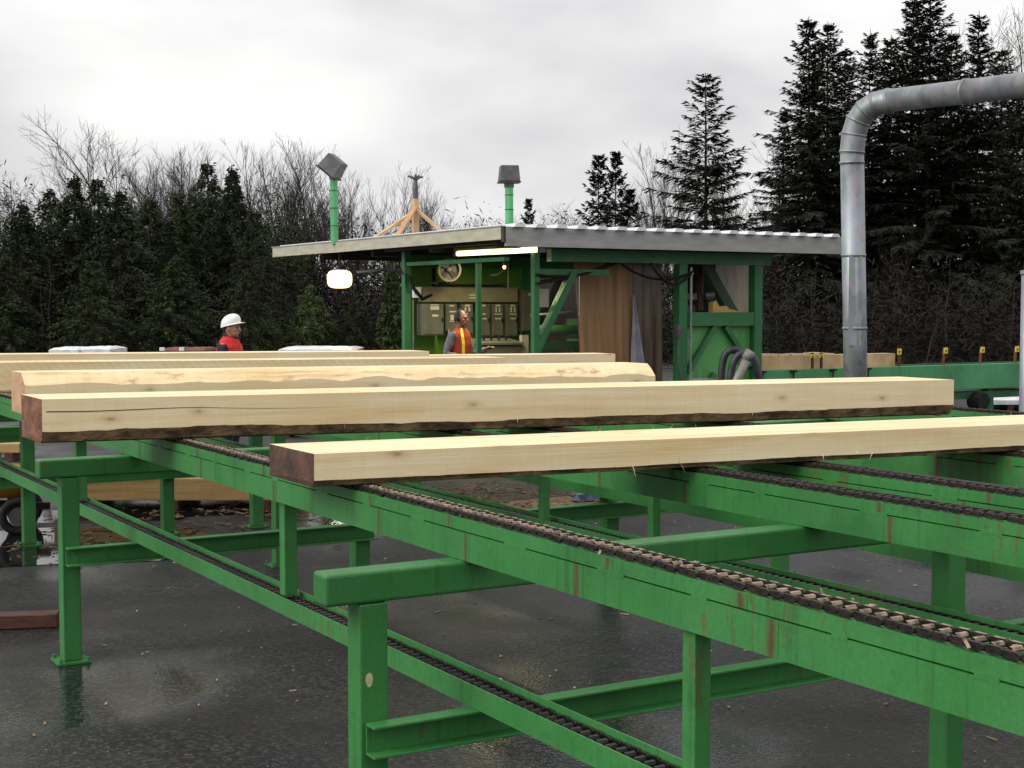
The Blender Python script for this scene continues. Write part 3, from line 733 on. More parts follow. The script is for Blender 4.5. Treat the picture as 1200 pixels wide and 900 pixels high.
m = MB(); m.dbox(upx(796, 18.0), upx(838, 18.0), 18.0, 18.08, 1.2, 2.9); m.build('dark_fill_sheet', BLACK, sw)  # black sheet added to stand in for the dark depth of the bay
m = MB(); m.tube([D(13.4, 17.25, 1.9), D(13.5, 17.22, 1.92), D(13.56, 17.22, 2.0), D(13.58, 17.25, 2.1)], .014, 6); m.build('hose', BLACK, sw, smooth=True)
m = MB(); P = []
for i in range(11): P.append((D(13.5+i*.065, 16.99, 1.9), .02+.16*max(0, 1-i/7)*(.8+.3*math.sin(i*2.1))))
for a, b in zip(P, P[1:]): m.box8([a[0], b[0], b[0]+VX*.1, a[0]+VX*.1, a[0]+ZX*a[1], b[0]+ZX*b[1], b[0]+VX*.1+ZX*b[1], a[0]+VX*.1+ZX*a[1]])
tag(m.build('sawdust_heap', noisy('golden_sawdust', (.45, .27, .08), (.58, .38, .14), 30, .95), loc=D(13.8, 17.0, 1.9)), 'small heap of golden sawdust on the window sill of the shed', 'sawdust')

# electrical gear on the green wall
WV = 20.04
def zpx(y, Y=22.35): return CAMZ+(358-y)*Y/F
def cab(x0, x1, y0, y1, dep, label, name='switch_box', mat=None, stickers=(), group='electrical boxes on the green shed wall', cat='electrical box', lid=True):
    u0, u1, z0, z1 = upx(x0), upx(x1), zpx(y1), zpx(y0)
    root = empty(name, D((u0+u1)/2, WV, z0), A, label, cat, group)
    m = MB(); m.dbox(u0, u1, WV-dep, WV, z0, z1); m.build('housing', mat or CABGREY, root, bevel=.006)
    if lid:
        m = MB(); m.dbox(u0+.018, u1-.018, WV-dep-.014, WV-dep-.001, z0+.02, z1-.02); ld = m.build('door', mat or CABGREY, root, bevel=.004)
        m = MB(); m.dbox(u1-.045, u1-.028, WV-dep-.04, WV-dep-.0145, (z0+z1)/2-.03, (z0+z1)/2+.03); m.build('handle', BLACK, ld)
    for sx0, sx1, sy0, sy1 in stickers:
        m = MB(); m.dbox(upx(sx0), upx(sx1), WV-dep-.019, WV-dep-.0155 if lid else WV-dep-.002, zpx(sy1), zpx(sy0)); m.build('sticker', STICKER, root)
    return root
cab(490, 601, 336, 354, .16, 'long tan wireway box running above the row of grey switch boxes', 'wireway', CABLIGHT, [(544, 552, 344.5, 346.5), (544, 552, 348, 350)], None, 'wireway', lid=False)
cab(488.5, 513, 356, 393, .20, 'widest grey switch box at the left end of the row', 'switch_box', None, [(497, 507, 356.8, 358), (497, 507, 359, 363), (499, 506, 368.5, 371)])
cab(516, 529.5, 356, 388, .18, 'narrow grey switch box next to the widest one, with a big square label', 'switch_box', None, [(520, 525, 357.5, 359), (520, 528, 364.5, 366), (521, 527, 369, 375), (520, 528, 376, 377)])
cab(535, 548, 356, 392, .18, 'grey switch box partly hidden behind the head of the operator', 'switch_box', None, [(538, 544, 357, 359), (537.5, 539.5, 360, 365), (542, 544, 360, 365), (538, 541, 367, 369)])
cab(556, 568, 356, 395, .18, 'grey switch box just right of the thin green post', 'switch_box', None, [(558, 562, 357, 359), (558.5, 562, 367.5, 369), (558.5, 563, 373, 374.5)])
cab(570, 583.5, 356, 395, .18, 'grey switch box second from the right in the row', 'switch_box', None, [(573.5, 579, 357, 359), (573.5, 575, 360, 366), (577.5, 579, 360, 366), (572, 581, 367.8, 369), (573, 580, 373, 374.5)])
cab(586, 600, 356, 395, .18, 'grey switch box at the right end of the row', 'switch_box', None, [(591, 596, 357, 359), (591, 592.5, 360, 366), (595, 596.5, 360, 366), (590, 598, 367.8, 369), (591, 598, 373, 374.5)])
cab(604.5, 620, 339, 389, .20, 'tall grey cabinet beside the shed post, taller than the switch boxes', 'cabinet', None, [(611, 617, 343, 346), (613, 618, 368, 371)], None, 'cabinet')
# console the operator works at
cs = empty('control_console', D(11.1, 18.9, .15), A, 'low dark grey control console in front of the operator', 'console')
m = MB(); m.dbox(10.62, 11.35, 18.9, 19.3, .16, 1.40); m.build('cabinet_body', CABGREY, cs, bevel=.01)
m = MB(); m.box8([D(10.6, 18.86, 1.41), D(11.37, 18.86, 1.41), D(11.37, 19.34, 1.46), D(10.6, 19.34, 1.46), D(10.6, 18.86, 1.44), D(11.37, 18.86, 1.44), D(11.37, 19.34, 1.50), D(10.6, 19.34, 1.50)]); tp = m.build('control_panel', CABGREY, cs)
m = MB()
for i in range(4): m.tube([D(10.8+i*.13, 19.1, 1.46), D(10.8+i*.13, 19.1, 1.53)], .018, 8)
m.build('push_button', BLACK, tp)
m = MB(); m.dbox(11.38, 11.50, 18.95, 19.02, .9, 1.55); m.build('notice_plate', BEIGE, cs)
# floor slab the shed stands on
m = MB(); m.dbox(10.1, 14.3, 17.0, 20.0, .0, .15); tag(m.build('shed_floor', CABGREY), kind='structure')
# wall fan on its shelf
fan = empty('wall_fan', D(10.75, 19.8, 2.37), A, 'round tan wall fan on a dark shelf under the shed roof', 'fan')
fc = at(526, 316, 21.9); fd = (Vector((0, 0, 0))-Vector((fc.x, fc.y, 0))).normalized(); fd = (fd+Vector((.25, 0, -.1))).normalized()
fx = fd.cross(ZX).normalized(); fy = fx.cross(fd)
def ring(mb, c, r0, r1, depth, n=24):
    for i in range(n):
        a, b = 2*PI*i/n, 2*PI*(i+1)/n
        e = lambda r, an, o: c+fx*(r*math.cos(an))+fy*(r*math.sin(an))+fd*o
        mb.box8([e(r0, a, 0), e(r1, a, 0), e(r1, b, 0), e(r0, b, 0), e(r0, a, depth), e(r1, a, depth), e(r1, b, depth), e(r0, b, depth)])
m = MB(); ring(m, fc, .15, .18, .06); m.build('shroud', noisy('tan_plastic', (.14, .11, .065), (.19, .15, .09), 8, .5), fan)
m = MB(); m.ell(fc, (.045, .045, .045)); m.build('hub', noisy('tan_hub', (.13, .10, .06), (.17, .135, .085), 8, .5), fan, smooth=True)
for i in range(4):
    a = i*PI/2+.4; m = MB(); e1 = fx*math.cos(a)+fy*math.sin(a); e2 = fx*math.cos(a+.7)+fy*math.sin(a+.7)
    m.box8([fc+e1*.04, fc+e2*.04, fc+e2*.14-fd*.03, fc+e1*.14+fd*.02]+[p+fd*.006 for p in (fc+e1*.04, fc+e2*.04, fc+e2*.14-fd*.03, fc+e1*.14+fd*.02)]); m.build('blade', LAMPGREY, fan)
m = MB(); ring(m, fc-fd*.05, .0, .165, .01); m.tube([fc-fd*.05, fc-fd*.2], [.17, .10], 16); m.build('motor_housing', LAMPGREY, fan)
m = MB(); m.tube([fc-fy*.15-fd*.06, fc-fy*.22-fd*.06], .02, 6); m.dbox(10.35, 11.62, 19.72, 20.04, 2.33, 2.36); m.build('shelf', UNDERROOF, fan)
# fluorescent lamp under the eave
p0, p1 = D(10.2, 18.8, 2.76), D(10.2, 16.5, 2.745)
fl = empty('fluorescent_lamp', (p0+p1)/2+ZX*.08, 0, 'lit fluorescent tube lamp hanging under the shed roof', 'lamp')
m = MB(); m.tube([p0, p1], .038, 10); m.build('lit_tube', TUBE, fl, smooth=True)
m = MB(); m.bar(p0+ZX*.06, p1+ZX*.06, .14, .04); m.tube([p0.lerp(p1, .1)+ZX*.08, p0.lerp(p1, .1)+ZX*.25], .008, 5); m.tube([p0.lerp(p1, .9)+ZX*.08, p0.lerp(p1, .9)+ZX*.25], .008, 5); m.build('lamp_body', CABLIGHT, fl)
dirl = (p1-p0).normalized()
for e, s in ((p0, -1), (p1, 1)):
    m = MB(); m.obox(e+dirl*s*.03+ZX*.01, .03, .05, .05, dirl, dirl.cross(ZX), ZX); m.build('lamp_holder', LAMPGREY, fl)
ld = bpy.data.lights.new('tube_light', 'AREA'); ld.shape = 'RECTANGLE'; ld.size = 1.6; ld.size_y = .08; ld.energy = 34; ld.color = (1, .92, .55)
lo = bpy.data.objects.new('tube_light', ld); C.objects.link(lo); lo.location = D(10.4, 18.2, 2.66); lo.rotation_euler = (0, 0, math.atan2(dirl.y, dirl.x))
# orange indicator bulb with its cable on the wall
bp = at(591, 313, 22.1)
bl = empty('indicator_bulb', bp, A, 'small glowing orange bulb with a drooping cable on the green wall', 'bulb')
m = MB(); m.ell(bp, (.022, .022, .03)); m.build('glass', ORANGE, bl, smooth=True)
m = MB(); m.tube([bp+ZX*.02, bp+ZX*.08], .028, 8); m.tube([bp+Vector((.06, .1, .07)), bp+Vector((.06, .12, -.35))], .012, 6); m.tube([bp+ZX*.05, bp+Vector((-.02, .1, -.05)), bp+Vector((-.10, .12, -.11)), bp+Vector((-.2, .14, -.12))], .01, 6); m.build('holder', LAMPGREY, bl)

# flood lamps
def flood(base, top, tilt, yaw, label, size=(.34, .26, .26)):
    root = empty('flood_lamp', base, 0, label, 'lamp', 'flood lamps on green poles above the roof')
    m = MB(); m.tube([base, top], .062, 12)
    m.build('pole', PALEGREEN, root, smooth=False)
    m = MB(); nb = 4
    for i in range(1, nb): q = base.lerp(top, i/nb); m.tube([q, q+ZX*.012], .066, 12)
    m.build('pole_band', UNDERROOF, root)
    E_ = Euler((0, tilt, yaw)).to_matrix(); X, Y_, Z = E_.col[0], E_.col[1], E_.col[2]
    X, Y_, Z = Vector(X), Vector(Y_), Vector(Z); c = top+ZX*(size[2]*.45)
    m = MB(); a, b, h = size[0]/2, size[1]/2, size[2]/2
    m.box8([c-X*a-Y_*b-Z*h, c+X*a-Y_*b-Z*h, c+X*a+Y_*b-Z*h, c-X*a+Y_*b-Z*h, c-X*a*.86-Y_*b*.8+Z*h, c+X*a*.86-Y_*b*.8+Z*h, c+X*a*.86+Y_*b*.8+Z*h, c-X*a*.86+Y_*b*.8+Z*h])
    m.build('lamp_housing', LAMPGREY, root, bevel=.01)
    m = MB(); m.obox(c-Z*(h+.010), a+.008, b+.008, .010, X, Y_, Z); m.build('lamp_rim', UNDERROOF, root)
    m = MB(); m.bar(top-ZX*.06, c-Y_*0, .05, .03); m.tube([top-ZX*.10, top+ZX*.0], .075, 12); m.build('yoke', LAMPGREY, root)
b1 = at(392, 278, 23.7); flood(Vector((b1.x, b1.y, 3.0)), at(391, 203, 23.7), R(38), R(-20), 'tilted grey flood lamp on the left green pole above the cream fascia', (.36, .28, .27))
b2 = at(597, 262, 22.0); flood(Vector((b2.x, b2.y, 3.0)), at(596.5, 212, 22.0), R(0), R(8), 'upright grey flood lamp on the right green pole above the roof corner', (.31, .28, .24))
# lit flood under the roof
fp = at(398, 327, 24.6)
lf = empty('lit_flood_lamp', fp, 0, 'dazzling lit flood lamp hanging under the left end of the shed roof', 'lamp')
fdir = (Vector((0, 0, 1.2))-fp).normalized(); fxx = fdir.cross(ZX).normalized(); fyy = fxx.cross(fdir)
m = MB(); n = 28; rings = []
for q, o_ in ((1, 0), (.8, .03), (.4, .05)):
    rings.append([fp+fdir*o_+fxx*(.185*q*math.copysign(abs(math.cos(2*PI*k/n))**.6, math.cos(2*PI*k/n)))+fyy*(.135*q*math.copysign(abs(math.sin(2*PI*k/n))**.6, math.sin(2*PI*k/n))) for k in range(n)])
m.add(sum(rings, []), [(i*n+k, i*n+(k+1) % n, (i+1)*n+(k+1) % n, (i+1)*n+k) for i in range(2) for k in range(n)]+[tuple(2*n+k for k in range(n)), tuple(range(n))])
m.build('lit_glass', FLOOD, lf, smooth=True)
m = MB()
for k in range(n):
    k2 = (k+1) % n; o0 = [rings[0][k], rings[0][k2]]; o1 = [fp+(q-fp)*1.14+fdir*.03 for q in o0]; m.quad([o0[0], o0[1], o1[1], o1[0]])
m.build('reflector_glow_rim', FLOODRIM, lf)  # ring added with its own glow around the lamp glass
m = MB(); m.box8([fp-fdir*.02+fxx*a+fyy*b for a, b in ((-.19, -.14), (.19, -.14), (.19, .14), (-.19, .14))]+[fp-fdir*.2+fxx*a+fyy*b for a, b in ((-.1, -.08), (.1, -.08), (.1, .08), (-.1, .08))]); m.build('lamp_housing', LAMPGREY, lf)
m = MB(); m.tube([fp-fdir*.12+fyy*.08, fp-fdir*.12+ZX*.55], .02, 6); m.build('bracket', LAMPGREY, lf)
ld = bpy.data.lights.new('flood_light', 'SPOT'); ld.energy = 35; ld.spot_size = R(120); ld.color = (1, .95, .8); ld.shadow_soft_size = .12
lo = bpy.data.objects.new('flood_light', ld); C.objects.link(lo); lo.location = fp+fdir*.04; lo.rotation_euler = fdir.to_track_quat('-Z', 'Y').to_euler()

# braced timber mast on the roof
tc_ = at(487, 272, 24.0); tc_.z = 3.03
ms = empty('wooden_mast', tc_, 0, 'braced wooden mast with a dark vent cap standing on the shed roof', 'mast')
m = MB(); top = at(487, 233, 24.0); m.bar(tc_, top, .09, .09); m.build('post', LUMBER, ms)
for px, py, Y, hy, nm in ((450, 272, 23.6, 247, LUMBER), (468, 273, 23.0, 243, noisy('orange_lumber', (.42, .22, .09), (.52, .30, .14), 4, .6)), (514, 268, 23.8, 245, LUMBER)):
    q = at(px, py, Y); hp = at(487, hy, 24.0); q = hp+(q-hp)*((3.035-hp.z)/(q.z-hp.z)); m = MB(); m.bar(q, at(487, hy, 24.0)+Vector((0, -.05, 0)), .08, .045); m.build('brace', nm, ms)
m = MB(); m.bar(at(456, 266, 23.7), at(480, 262, 23.9), .05, .03); m.build('tie_piece', LUMBER, ms)
m = MB(); q = top
m.tube([q, q+ZX*.16], .045, 8); m.tube([q+ZX*.16, q+ZX*.30], [.05, .03], 8); m.tube([q+ZX*.30, q+ZX*.40], .02, 6)
for i in range(4):
    a = i*PI/2+.5; m.tube([q+ZX*.30, q+ZX*.36+Vector((math.cos(a), math.sin(a), 0))*.10], .014, 5); m.ell(q+ZX*.36+Vector((math.cos(a), math.sin(a), 0))*.11, (.03, .03, .02), 8, 5)
m.build('cap', LAMPGREY, ms)

# ducts in front of the boarded panel
dh = empty('flexible_duct', atz(865, 470, .0)+Vector((0, 0, 0)) if False else D(13.5, 16.3, 0), A, 'looped ribbed black flexible duct in front of the green boarded panel', 'duct')
def hosepts(seq, Y): return [at(x, y, Y) for x, y in seq]
def smooth_path(P, n=8):
    out = []
    for i in range(len(P)-1):
        a = P[max(0, i-1)]; b = P[i]; c = P[i+1]; d = P[min(len(P)-1, i+2)]
        for k in range(n):
            t = k/n
            out.append(.5*((2*b)+(-a+c)*t+(2*a-5*b+4*c-d)*t*t+(-a+3*b-3*c+d)*t**3))
    out.append(P[-1]); return out
def ribbed(mb, P, r):
    P = smooth_path(P, 10); rad = [r*(1.0 if i % 2 else .9) for i in range(len(P))]; mb.tube(P, rad, 12)
m = MB(); ribbed(m, hosepts([(846, 520), (845, 470), (846, 432), (851, 414), (862, 410), (871, 416), (868, 428)], 20.3), .055); m.build('hose', HOSE, dh, smooth=True)
m = MB(); ribbed(m, hosepts([(858, 520), (856, 470), (856, 440), (862, 420), (874, 413), (884, 422), (889, 440), (894, 470), (894, 520)], 20.1), .055); m.build('hose', HOSE, dh, smooth=True)
gpz = empty('grey_pipe', D(13.5, 16.1, 0), A, 'slanting grey plastic pipe with a collar joined to the black duct', 'pipe')
m = MB(); m.tube([at(848, 478, 19.9), at(878, 415, 19.9)], .058, 12); m.build('pipe', GREYPIPE, gpz, smooth=True)
m = MB(); m.tube([at(874, 421, 19.9), at(880, 411, 19.9)], .07, 12); m.build('collar', GREYPIPE, gpz, smooth=True)
m = MB(); m.tube([at(848, 478, 19.9), at(848, 478, 19.9)-ZX*.6], .062, 12); m.build('foot_bend', GREYPIPE, gpz, smooth=True)
q = at(824, 445, 19.6)
bx = empty('grey_bin', Vector((q.x, q.y, 0)), A, 'small grey lidded bin below the boarded panel', 'bin')
m = MB(); m.obox(Vector((q.x, q.y, .47)), .12, .12, .46); m.build('body', LAMPGREY, bx); m = MB(); m.obox(Vector((q.x, q.y, .975)), .135, .135, .035); m.build('lid', noisy('grey_lid', (.13, .14, .15), (.17, .18, .19), 6, .5), bx)

# ------------------------------------------------------------------ galvanised pipe
Yp = 16.0
pb = at(1003, 440, Yp); ptop = at(998.5, 178, Yp)
pipe = empty('exhaust_pipe', Vector((pb.x, pb.y, 0)), 0, 'large galvanised pipe rising beside the shed and bending right over the yard', 'pipe')
r_ = .128
m = MB(); m.tube([Vector((pb.x+.03, pb.y, 0)), ptop], r_, 24); m.build('riser', GALV, pipe, smooth=True)
dirh = (at(1200, 99.5, 14.25)-at(1050, 117, 15.65)).normalized()
c0 = ptop; bend = []; corner_end = at(1042, 118, 15.75); tang0 = ZX; 
mid = Vector((c0.x, c0.y, corner_end.z))
for i in range(6):
    t = i/5; b = c0*(1-t)**2+mid*2*t*(1-t)*.5+mid*2*t*(1-t)*.5+corner_end*t*t; bend.append(b)
m = MB()
for a, b in zip(bend, bend[1:]): m.tube([a, b], r_+.004, 24, False)
for b in bend: m.ell(b, (r_+.003,)*3, 20, 14)
el = m.build('elbow', GALV, pipe, smooth=True)
m = MB()
for i, b in enumerate(bend):
    if i == 0: t = bend[1]-b
    elif i == 5: t = b-bend[4]
    else: t = bend[i+1]-bend[i-1]
    t = t.normalized(); m.tube([b-t*.012, b+t*.012], r_+.010, 24)
m.build('seam_ring', GALV, el, smooth=True)
m = MB(); m.tube([corner_end, corner_end+dirh*9], r_-.004, 24); m.build('overhead_run', GALV, pipe, smooth=True)
RB = Vector((pb.x+.03, pb.y, 0))
def RL(z): return RB+(ptop-RB)*(z/ptop.z)
for p_, t in ((corner_end+dirh*1.05, dirh), (ptop-ZX*.12, ZX), (RL(2.55), ZX), (RL(1.75), ZX)):
    m = MB(); m.tube([p_-t*.014, p_+t*.014], r_+.008, 24); m.build('joint_band', GALV, pipe, smooth=True)
m = MB(); q = RL(2.05); m.obox(q+Vector((-.02, -r_+.008, 0)), .07, .006, .49, Vector((1, 0, 0)), Vector((0, 1, 0)), ZX); m.build('patch_plate', GALV, pipe)
m = MB(); m.tube([Vector((pb.x+.03, pb.y, .002)), Vector((pb.x+.03, pb.y, .02))], .24, 20); m.build('floor_flange', GALV, pipe)
q = gx(1203.5, 11.6)
sp2 = empty('steel_post', q, 0, 'pale galvanised post at the far right edge of the yard', 'post')
m = MB(); m.tube([q, q+ZX*2.25], .055, 14); m.build('shaft', GALV, sp2, smooth=True); m = MB(); m.tube([q+ZX*2.25, q+ZX*2.28], .065, 14); m.build('cap', GALV, sp2); m = MB(); m.tube([q+ZX*.002, q+ZX*.02], .13, 14); m.build('base_plate', GALV, sp2)

# ------------------------------------------------------------------ long outfeed conveyor at right
oc = empty('outfeed_conveyor', D(14.6, 17.3, 0), A, 'long green beam conveyor running off to the right behind the pipe', 'conveyor')
m = MB(); m.dbox(14.55, 27, 17.3, 17.36, .57, 1.0); m.build('side_beam', green_paint('outfeed_paint', (.06, .28, .11), .2), oc, bevel=.01)
m = MB(); m.dbox(14.6, 27, 17.36, 17.9, .86, .93); m.dbox(14.6, 27, 17.95, 18.0, .6, .99); m.build('bed', GREEN2, oc)
m = MB(); m.dbox(14.6, 27, 17.40, 17.6, .40, .52); m.build('lower_beam', GREEN2, oc)
for u in (15.2, 17.4, 19.9, 22.4, 25): m = MB(); m.dbox(u, u+.14, 17.42, 17.56, 0, .40); m.dbox(u, u+.14, 17.42, 17.56, .52, .57); m.build('leg', GREEN2, oc)
m = MB(); c = D(19.55, 17.2, .36); m.tube([c, c+VX*.25], .15, 14); m.build('drive_roller', BLACK, oc)
for x in (915, 971, 1045, 1093, 1113):
    p_ = at(x, 434, 22.0); u = p_.x*CA+p_.y*SA
    m = MB(); m.tube([D(u, 17.27, .72), D(u, 17.27, .97)], .012, 5); m.dbox(u-.06, u+.06, 17.25, 17.29, .96, .99); m.build('clamp_pin', BLACK, oc)
for x, ttl in ((953, 'left of the galvanised pipe, farther left'), (963, 'left of the galvanised pipe, nearer the pipe'), (1052.5, 'beside the end of the long lumber piece'), (1105, 'second to the right of the pipe'), (1149, 'third to the right of the pipe'), (1191, 'nearest the right edge')):
    Y = 22.4+(x-900)/300*3.0; p_ = at(x, 425, Y); u = p_.x*CA+p_.y*SA; small = x < 1000
    b = D(u, 17.33, 1.002); root = empty('marker_stake', b, A, 'rusty marker stake with yellow tag '+ttl, 'stake', 'marker stakes on the outfeed conveyor')
    m = MB(); m.bar(b, b+ZX*.25, .04, .03); m.build('stake', RUSTY, root)
    m = MB(); c = b+ZX*(.20 if small else .24)+UX*.02*(1 if x > 1100 else -1)
    m.obox(c-VX*.025, .046, .006, .05 if not small else .028); tgp = m.build('tag', YELLOW, root)
    m = MB(); m.obox(c-VX*.033, .018, .002, .008); m.obox(c-VX*.033-ZX*.02, .014, .002, .006); m.build('printed_mark', BLACK, tgp)
lp = empty('lumber_piece', D(15.0, 17.5, .932), A, 'long light lumber lying on the green outfeed conveyor behind the pipe', 'lumber')
u1 = (lambda p_: p_.x*CA+p_.y*SA)(at(1048, 425, 24)); m = MB(); m.dbox(14.65, u1, 17.42, 17.66, .933, 1.21)
r = random.Random(2)
m.build('board', LUMBER, lp)
m = MB(); u = 14.75
while u < 14.75+1.5:
    w = r.uniform(.12, .26); m.dbox(u, u+w, 17.44, 17.66, 1.211, 1.225+r.uniform(0, .025)); u += w+r.uniform(.01, .05)
m.build('cleat', noisy('pale_cleats', (.62, .48, .28), (.72, .58, .36), 6, .7), lp)

# ------------------------------------------------------------------ packs beyond the deck
def pack(px0, px1, ytop, Y, label, mat, name, cat, dep=1.0, lumps=1, base=.0, group=None):
    a = at(px0, ytop, Y); b = at(px1, ytop, Y); zt = a.z; root = empty(name, Vector(((a.x+b.x)/2, Y, base)), 0, label, cat, group)
    m = MB(); nx = 14
    for l in range(lumps):
        x0 = a.x+(b.x-a.x)*l/lumps+.012; x1 = a.x+(b.x-a.x)*(l+1)/lumps-.012; ny = 6
        top = {}; 
        for i in range(nx+1):
            for j in range(ny+1):
                e = min(i, nx-i, j, ny-j); z = zt-.035*(e == 0)-.008*(e == 1)+.012*noise.noise(Vector((i*.6, j*.7, px0+l*9)))
                x = x0+(x1-x0)*i/nx; y = Y+dep*j/ny
                if e == 0: pass
                top[i, j] = Vector((x, y, z))
        for i in range(nx):
            for j in range(ny): m.quad([top[i, j], top[i+1, j], top[i+1, j+1], top[i, j+1]])
        for i in range(nx):
            for j in (0, ny):
                p, q = top[i, j], top[i+1, j]; m.quad([p, q, Vector((q.x, q.y, base+.12)), Vector((p.x, p.y, base+.12))])
        for j in range(ny):
            for i in (0, nx):
                p, q = top[i, j], top[i, j+1]; m.quad([p, q, Vector((q.x, q.y, base+.12)), Vector((p.x, p.y, base+.12))])
    m.build('wrapping', mat, root, smooth=False)
    m = MB()
    for f_ in (.1, .5, .9): x = a.x+(b.x-a.x)*f_; m.dbox(0, 0, 0, 0, 0, 0) if False else m.obox(Vector((x, Y+dep/2, base+.058)), .05, dep/2, .055, Vector((1, 0, 0)), Vector((0, 1, 0)), ZX)
    m.build('bearer', DUNNAGE, root)
    return root
pack(56, 92, 407.5, 22.5, 'crumpled white wrapped pack, the left one of the pair at far left', WHITEPLASTIC, 'wrapped_pack', 'pack', 1.0, 1)
pack(93.5, 130, 406.8, 22.6, 'crumpled white wrapped pack, the right one of the pair at far left', WHITEPLASTIC, 'wrapped_pack', 'pack', 1.0, 1)
pack(325, 419, 407, 22.0, 'flat-topped white wrapped pack under the lit flood lamp', WHITEPLASTIC, 'wrapped_pack', 'pack', 1.1, 1)
rt = pack(187, 241, 408, 22.2, 'stack of red-brown timber with white end blocks, left of the hard hat man', REDTIMBER, 'timber_stack', 'timber stack', 1.0, 2)
for x in (190, 213):
    p_ = at(x, 409, 22.14); m = MB(); m.obox(p_, .035, .03, .025, Vector((1, 0, 0)), Vector((0, 1, 0)), ZX); m.build('end_block', WHITEPAINT, rt)
pack(1155, 1215, 467, 27.5, 'white sheeted pack on the ground under the outfeed conveyor', WHITEPLASTIC, 'wrapped_pack', 'pack', 1.0, 1)
# dark cart, yellow tub
q = atz(22, 627, 0)
wb = empty('yard_cart', Vector((q.x, q.y, 0)), 0, 'small yard cart with a yellow tub and black tyre behind the return chain', 'cart')
def wheel(mb, c, r, w, ax):
    n = 22; prof = [(.62, -.5), (.86, -.5), (1, -.25), (1, .25), (.86, .5), (.62, .5)]
    x = ax.cross(ZX).normalized(); y = ax.cross(x); vs = []; fs = []; k = len(prof)
    for i in range(n):
        a = 2*PI*i/n
        for rr, ww in prof: vs.append(c+(x*math.cos(a)+y*math.sin(a))*r*rr+ax*ww*w)
    for i in range(n):
        for j in range(k): fs.append((i*k+j, i*k+(j+1) % k, ((i+1) % n)*k+(j+1) % k, ((i+1) % n)*k+j))
    mb.add(vs, fs)
wc = Vector((q.x, q.y, .165)); ax = Vector((.25, -1, 0)).normalized()
m = MB(); wheel(m, wc, .165, .10, ax); wo = m.build('tyre', BLACK, wb, smooth=True)
m = MB(); m.tube([wc-ax*.035, wc+ax*.035], .08, 18); m.tube([wc+ax*.03, wc+ax*.06], .035, 12); m.build('hub', noisy('grey_hub', (.07, .07, .065), (.12, .12, .11), 8, .5), wo)
m = MB(); wheel(m, wc-ax*.6, .165, .10, ax); m.build('tyre', BLACK, wb, smooth=True)
m = MB(); m.tube([wc+ax*.02, wc-ax*.62], .02, 8); m.bar(wc-ax*.3+Vector((.25, 0, .05)), wc-ax*.3+Vector((-.9, 0, .1)), .06, .06); m.build('axle', BLACK, wb)
m = MB(); tcn = wc-ax*.3+Vector((-.20, 0, .27)); vs = []; n = 16
for zz, rx, ry in ((-.13, .22, .18), (0, .34, .27), (.10, .40, .30), (.13, .42, .32), (.10, .37, .27), (-.08, .22, .17)):
    for k in range(n):
        a = 2*PI*k/n; vs.append(tcn+Vector((rx*math.cos(a), ry*math.sin(a), zz)))
fs = [(i*n+k, i*n+(k+1) % n, (i+1)*n+(k+1) % n, (i+1)*n+k) for i in range(5) for k in range(n)]+[tuple(range(n)), tuple(range(5*n, 6*n))]
m.add(vs, fs); m.build('tub', YELLOWPAINT, wb, smooth=True)
m = MB(); m.tube([wc-ax*.3+Vector((-.5, 0, .1)), wc-ax*.3+Vector((-.85, 0, .3)), wc-ax*.3+Vector((-1.1, 0, .7))], .02, 8); m.build('handle', BLACK, wb)
# board on the ground, lower left
q0, q1 = atz(-60, 738, 0), atz(69, 733, 0)
m = MB(); m.bar(Vector((q0.x, q0.y, .045)), Vector((q1.x, q1.y, .045)), .14, .085)
tag(m.build('wet_board', DUNNAGE, loc=Vector(((q0.x+q1.x)/2, (q0.y+q1.y)/2, .002)), rotz=math.atan2(q1.y-q0.y, q1.x-q0.x), bevel=.006), 'wet red-brown board lying on the asphalt at the left edge', 'board')
# low stacks of sawn lumber lying on bearers beyond the deck
LOWLUM = wood_mat('shaded_yellow_lumber', (.46, .32, .14), (.40, .26, .10), (.28, .17, .06))  # yellow wood darkened in its colour for the shade it lies in
def ground_lumber(px0, px1, pyb, pyt, label, rows=1, n=3):
    a, b = atz(px0, pyb, .10), atz(px1, pyb, .10); h = (pyb-pyt)*a.y/F
    d = (b-a).normalized(); root = empty('lumber_stack', Vector(((a.x+b.x)/2, (a.y+b.y)/2, 0)), math.atan2(d.y, d.x), label, 'lumber')
    bk = Vector((-d.y, d.x, 0)); ln = (b-a).length
    for j in range(n):
        m = MB(); c = (a+b)/2+bk*(.17+j*.33); m.obox(Vector((c.x, c.y, .10+h/2)), ln/2+.03*math.sin(j*3), .155, h/2-.001, d, bk, ZX); m.build('board', LOWLUM, root, bevel=.006)
    for t in (.12, .5, .88):
        m = MB(); c = a.lerp(b, t)+bk*(.15*n); m.obox(Vector((c.x, c.y, .05)), .05, .17*n, .049, d, bk, ZX); m.build('bearer', DUNNAGE, root)
ground_lumber(62, 345, 587, 561, 'low stack of yellow lumber on the ground behind the left posts', 1, 3)
ground_lumber(-70, 22, 531, 520, 'pale lumber on bearers lying far behind the conveyor at left', 1, 2)
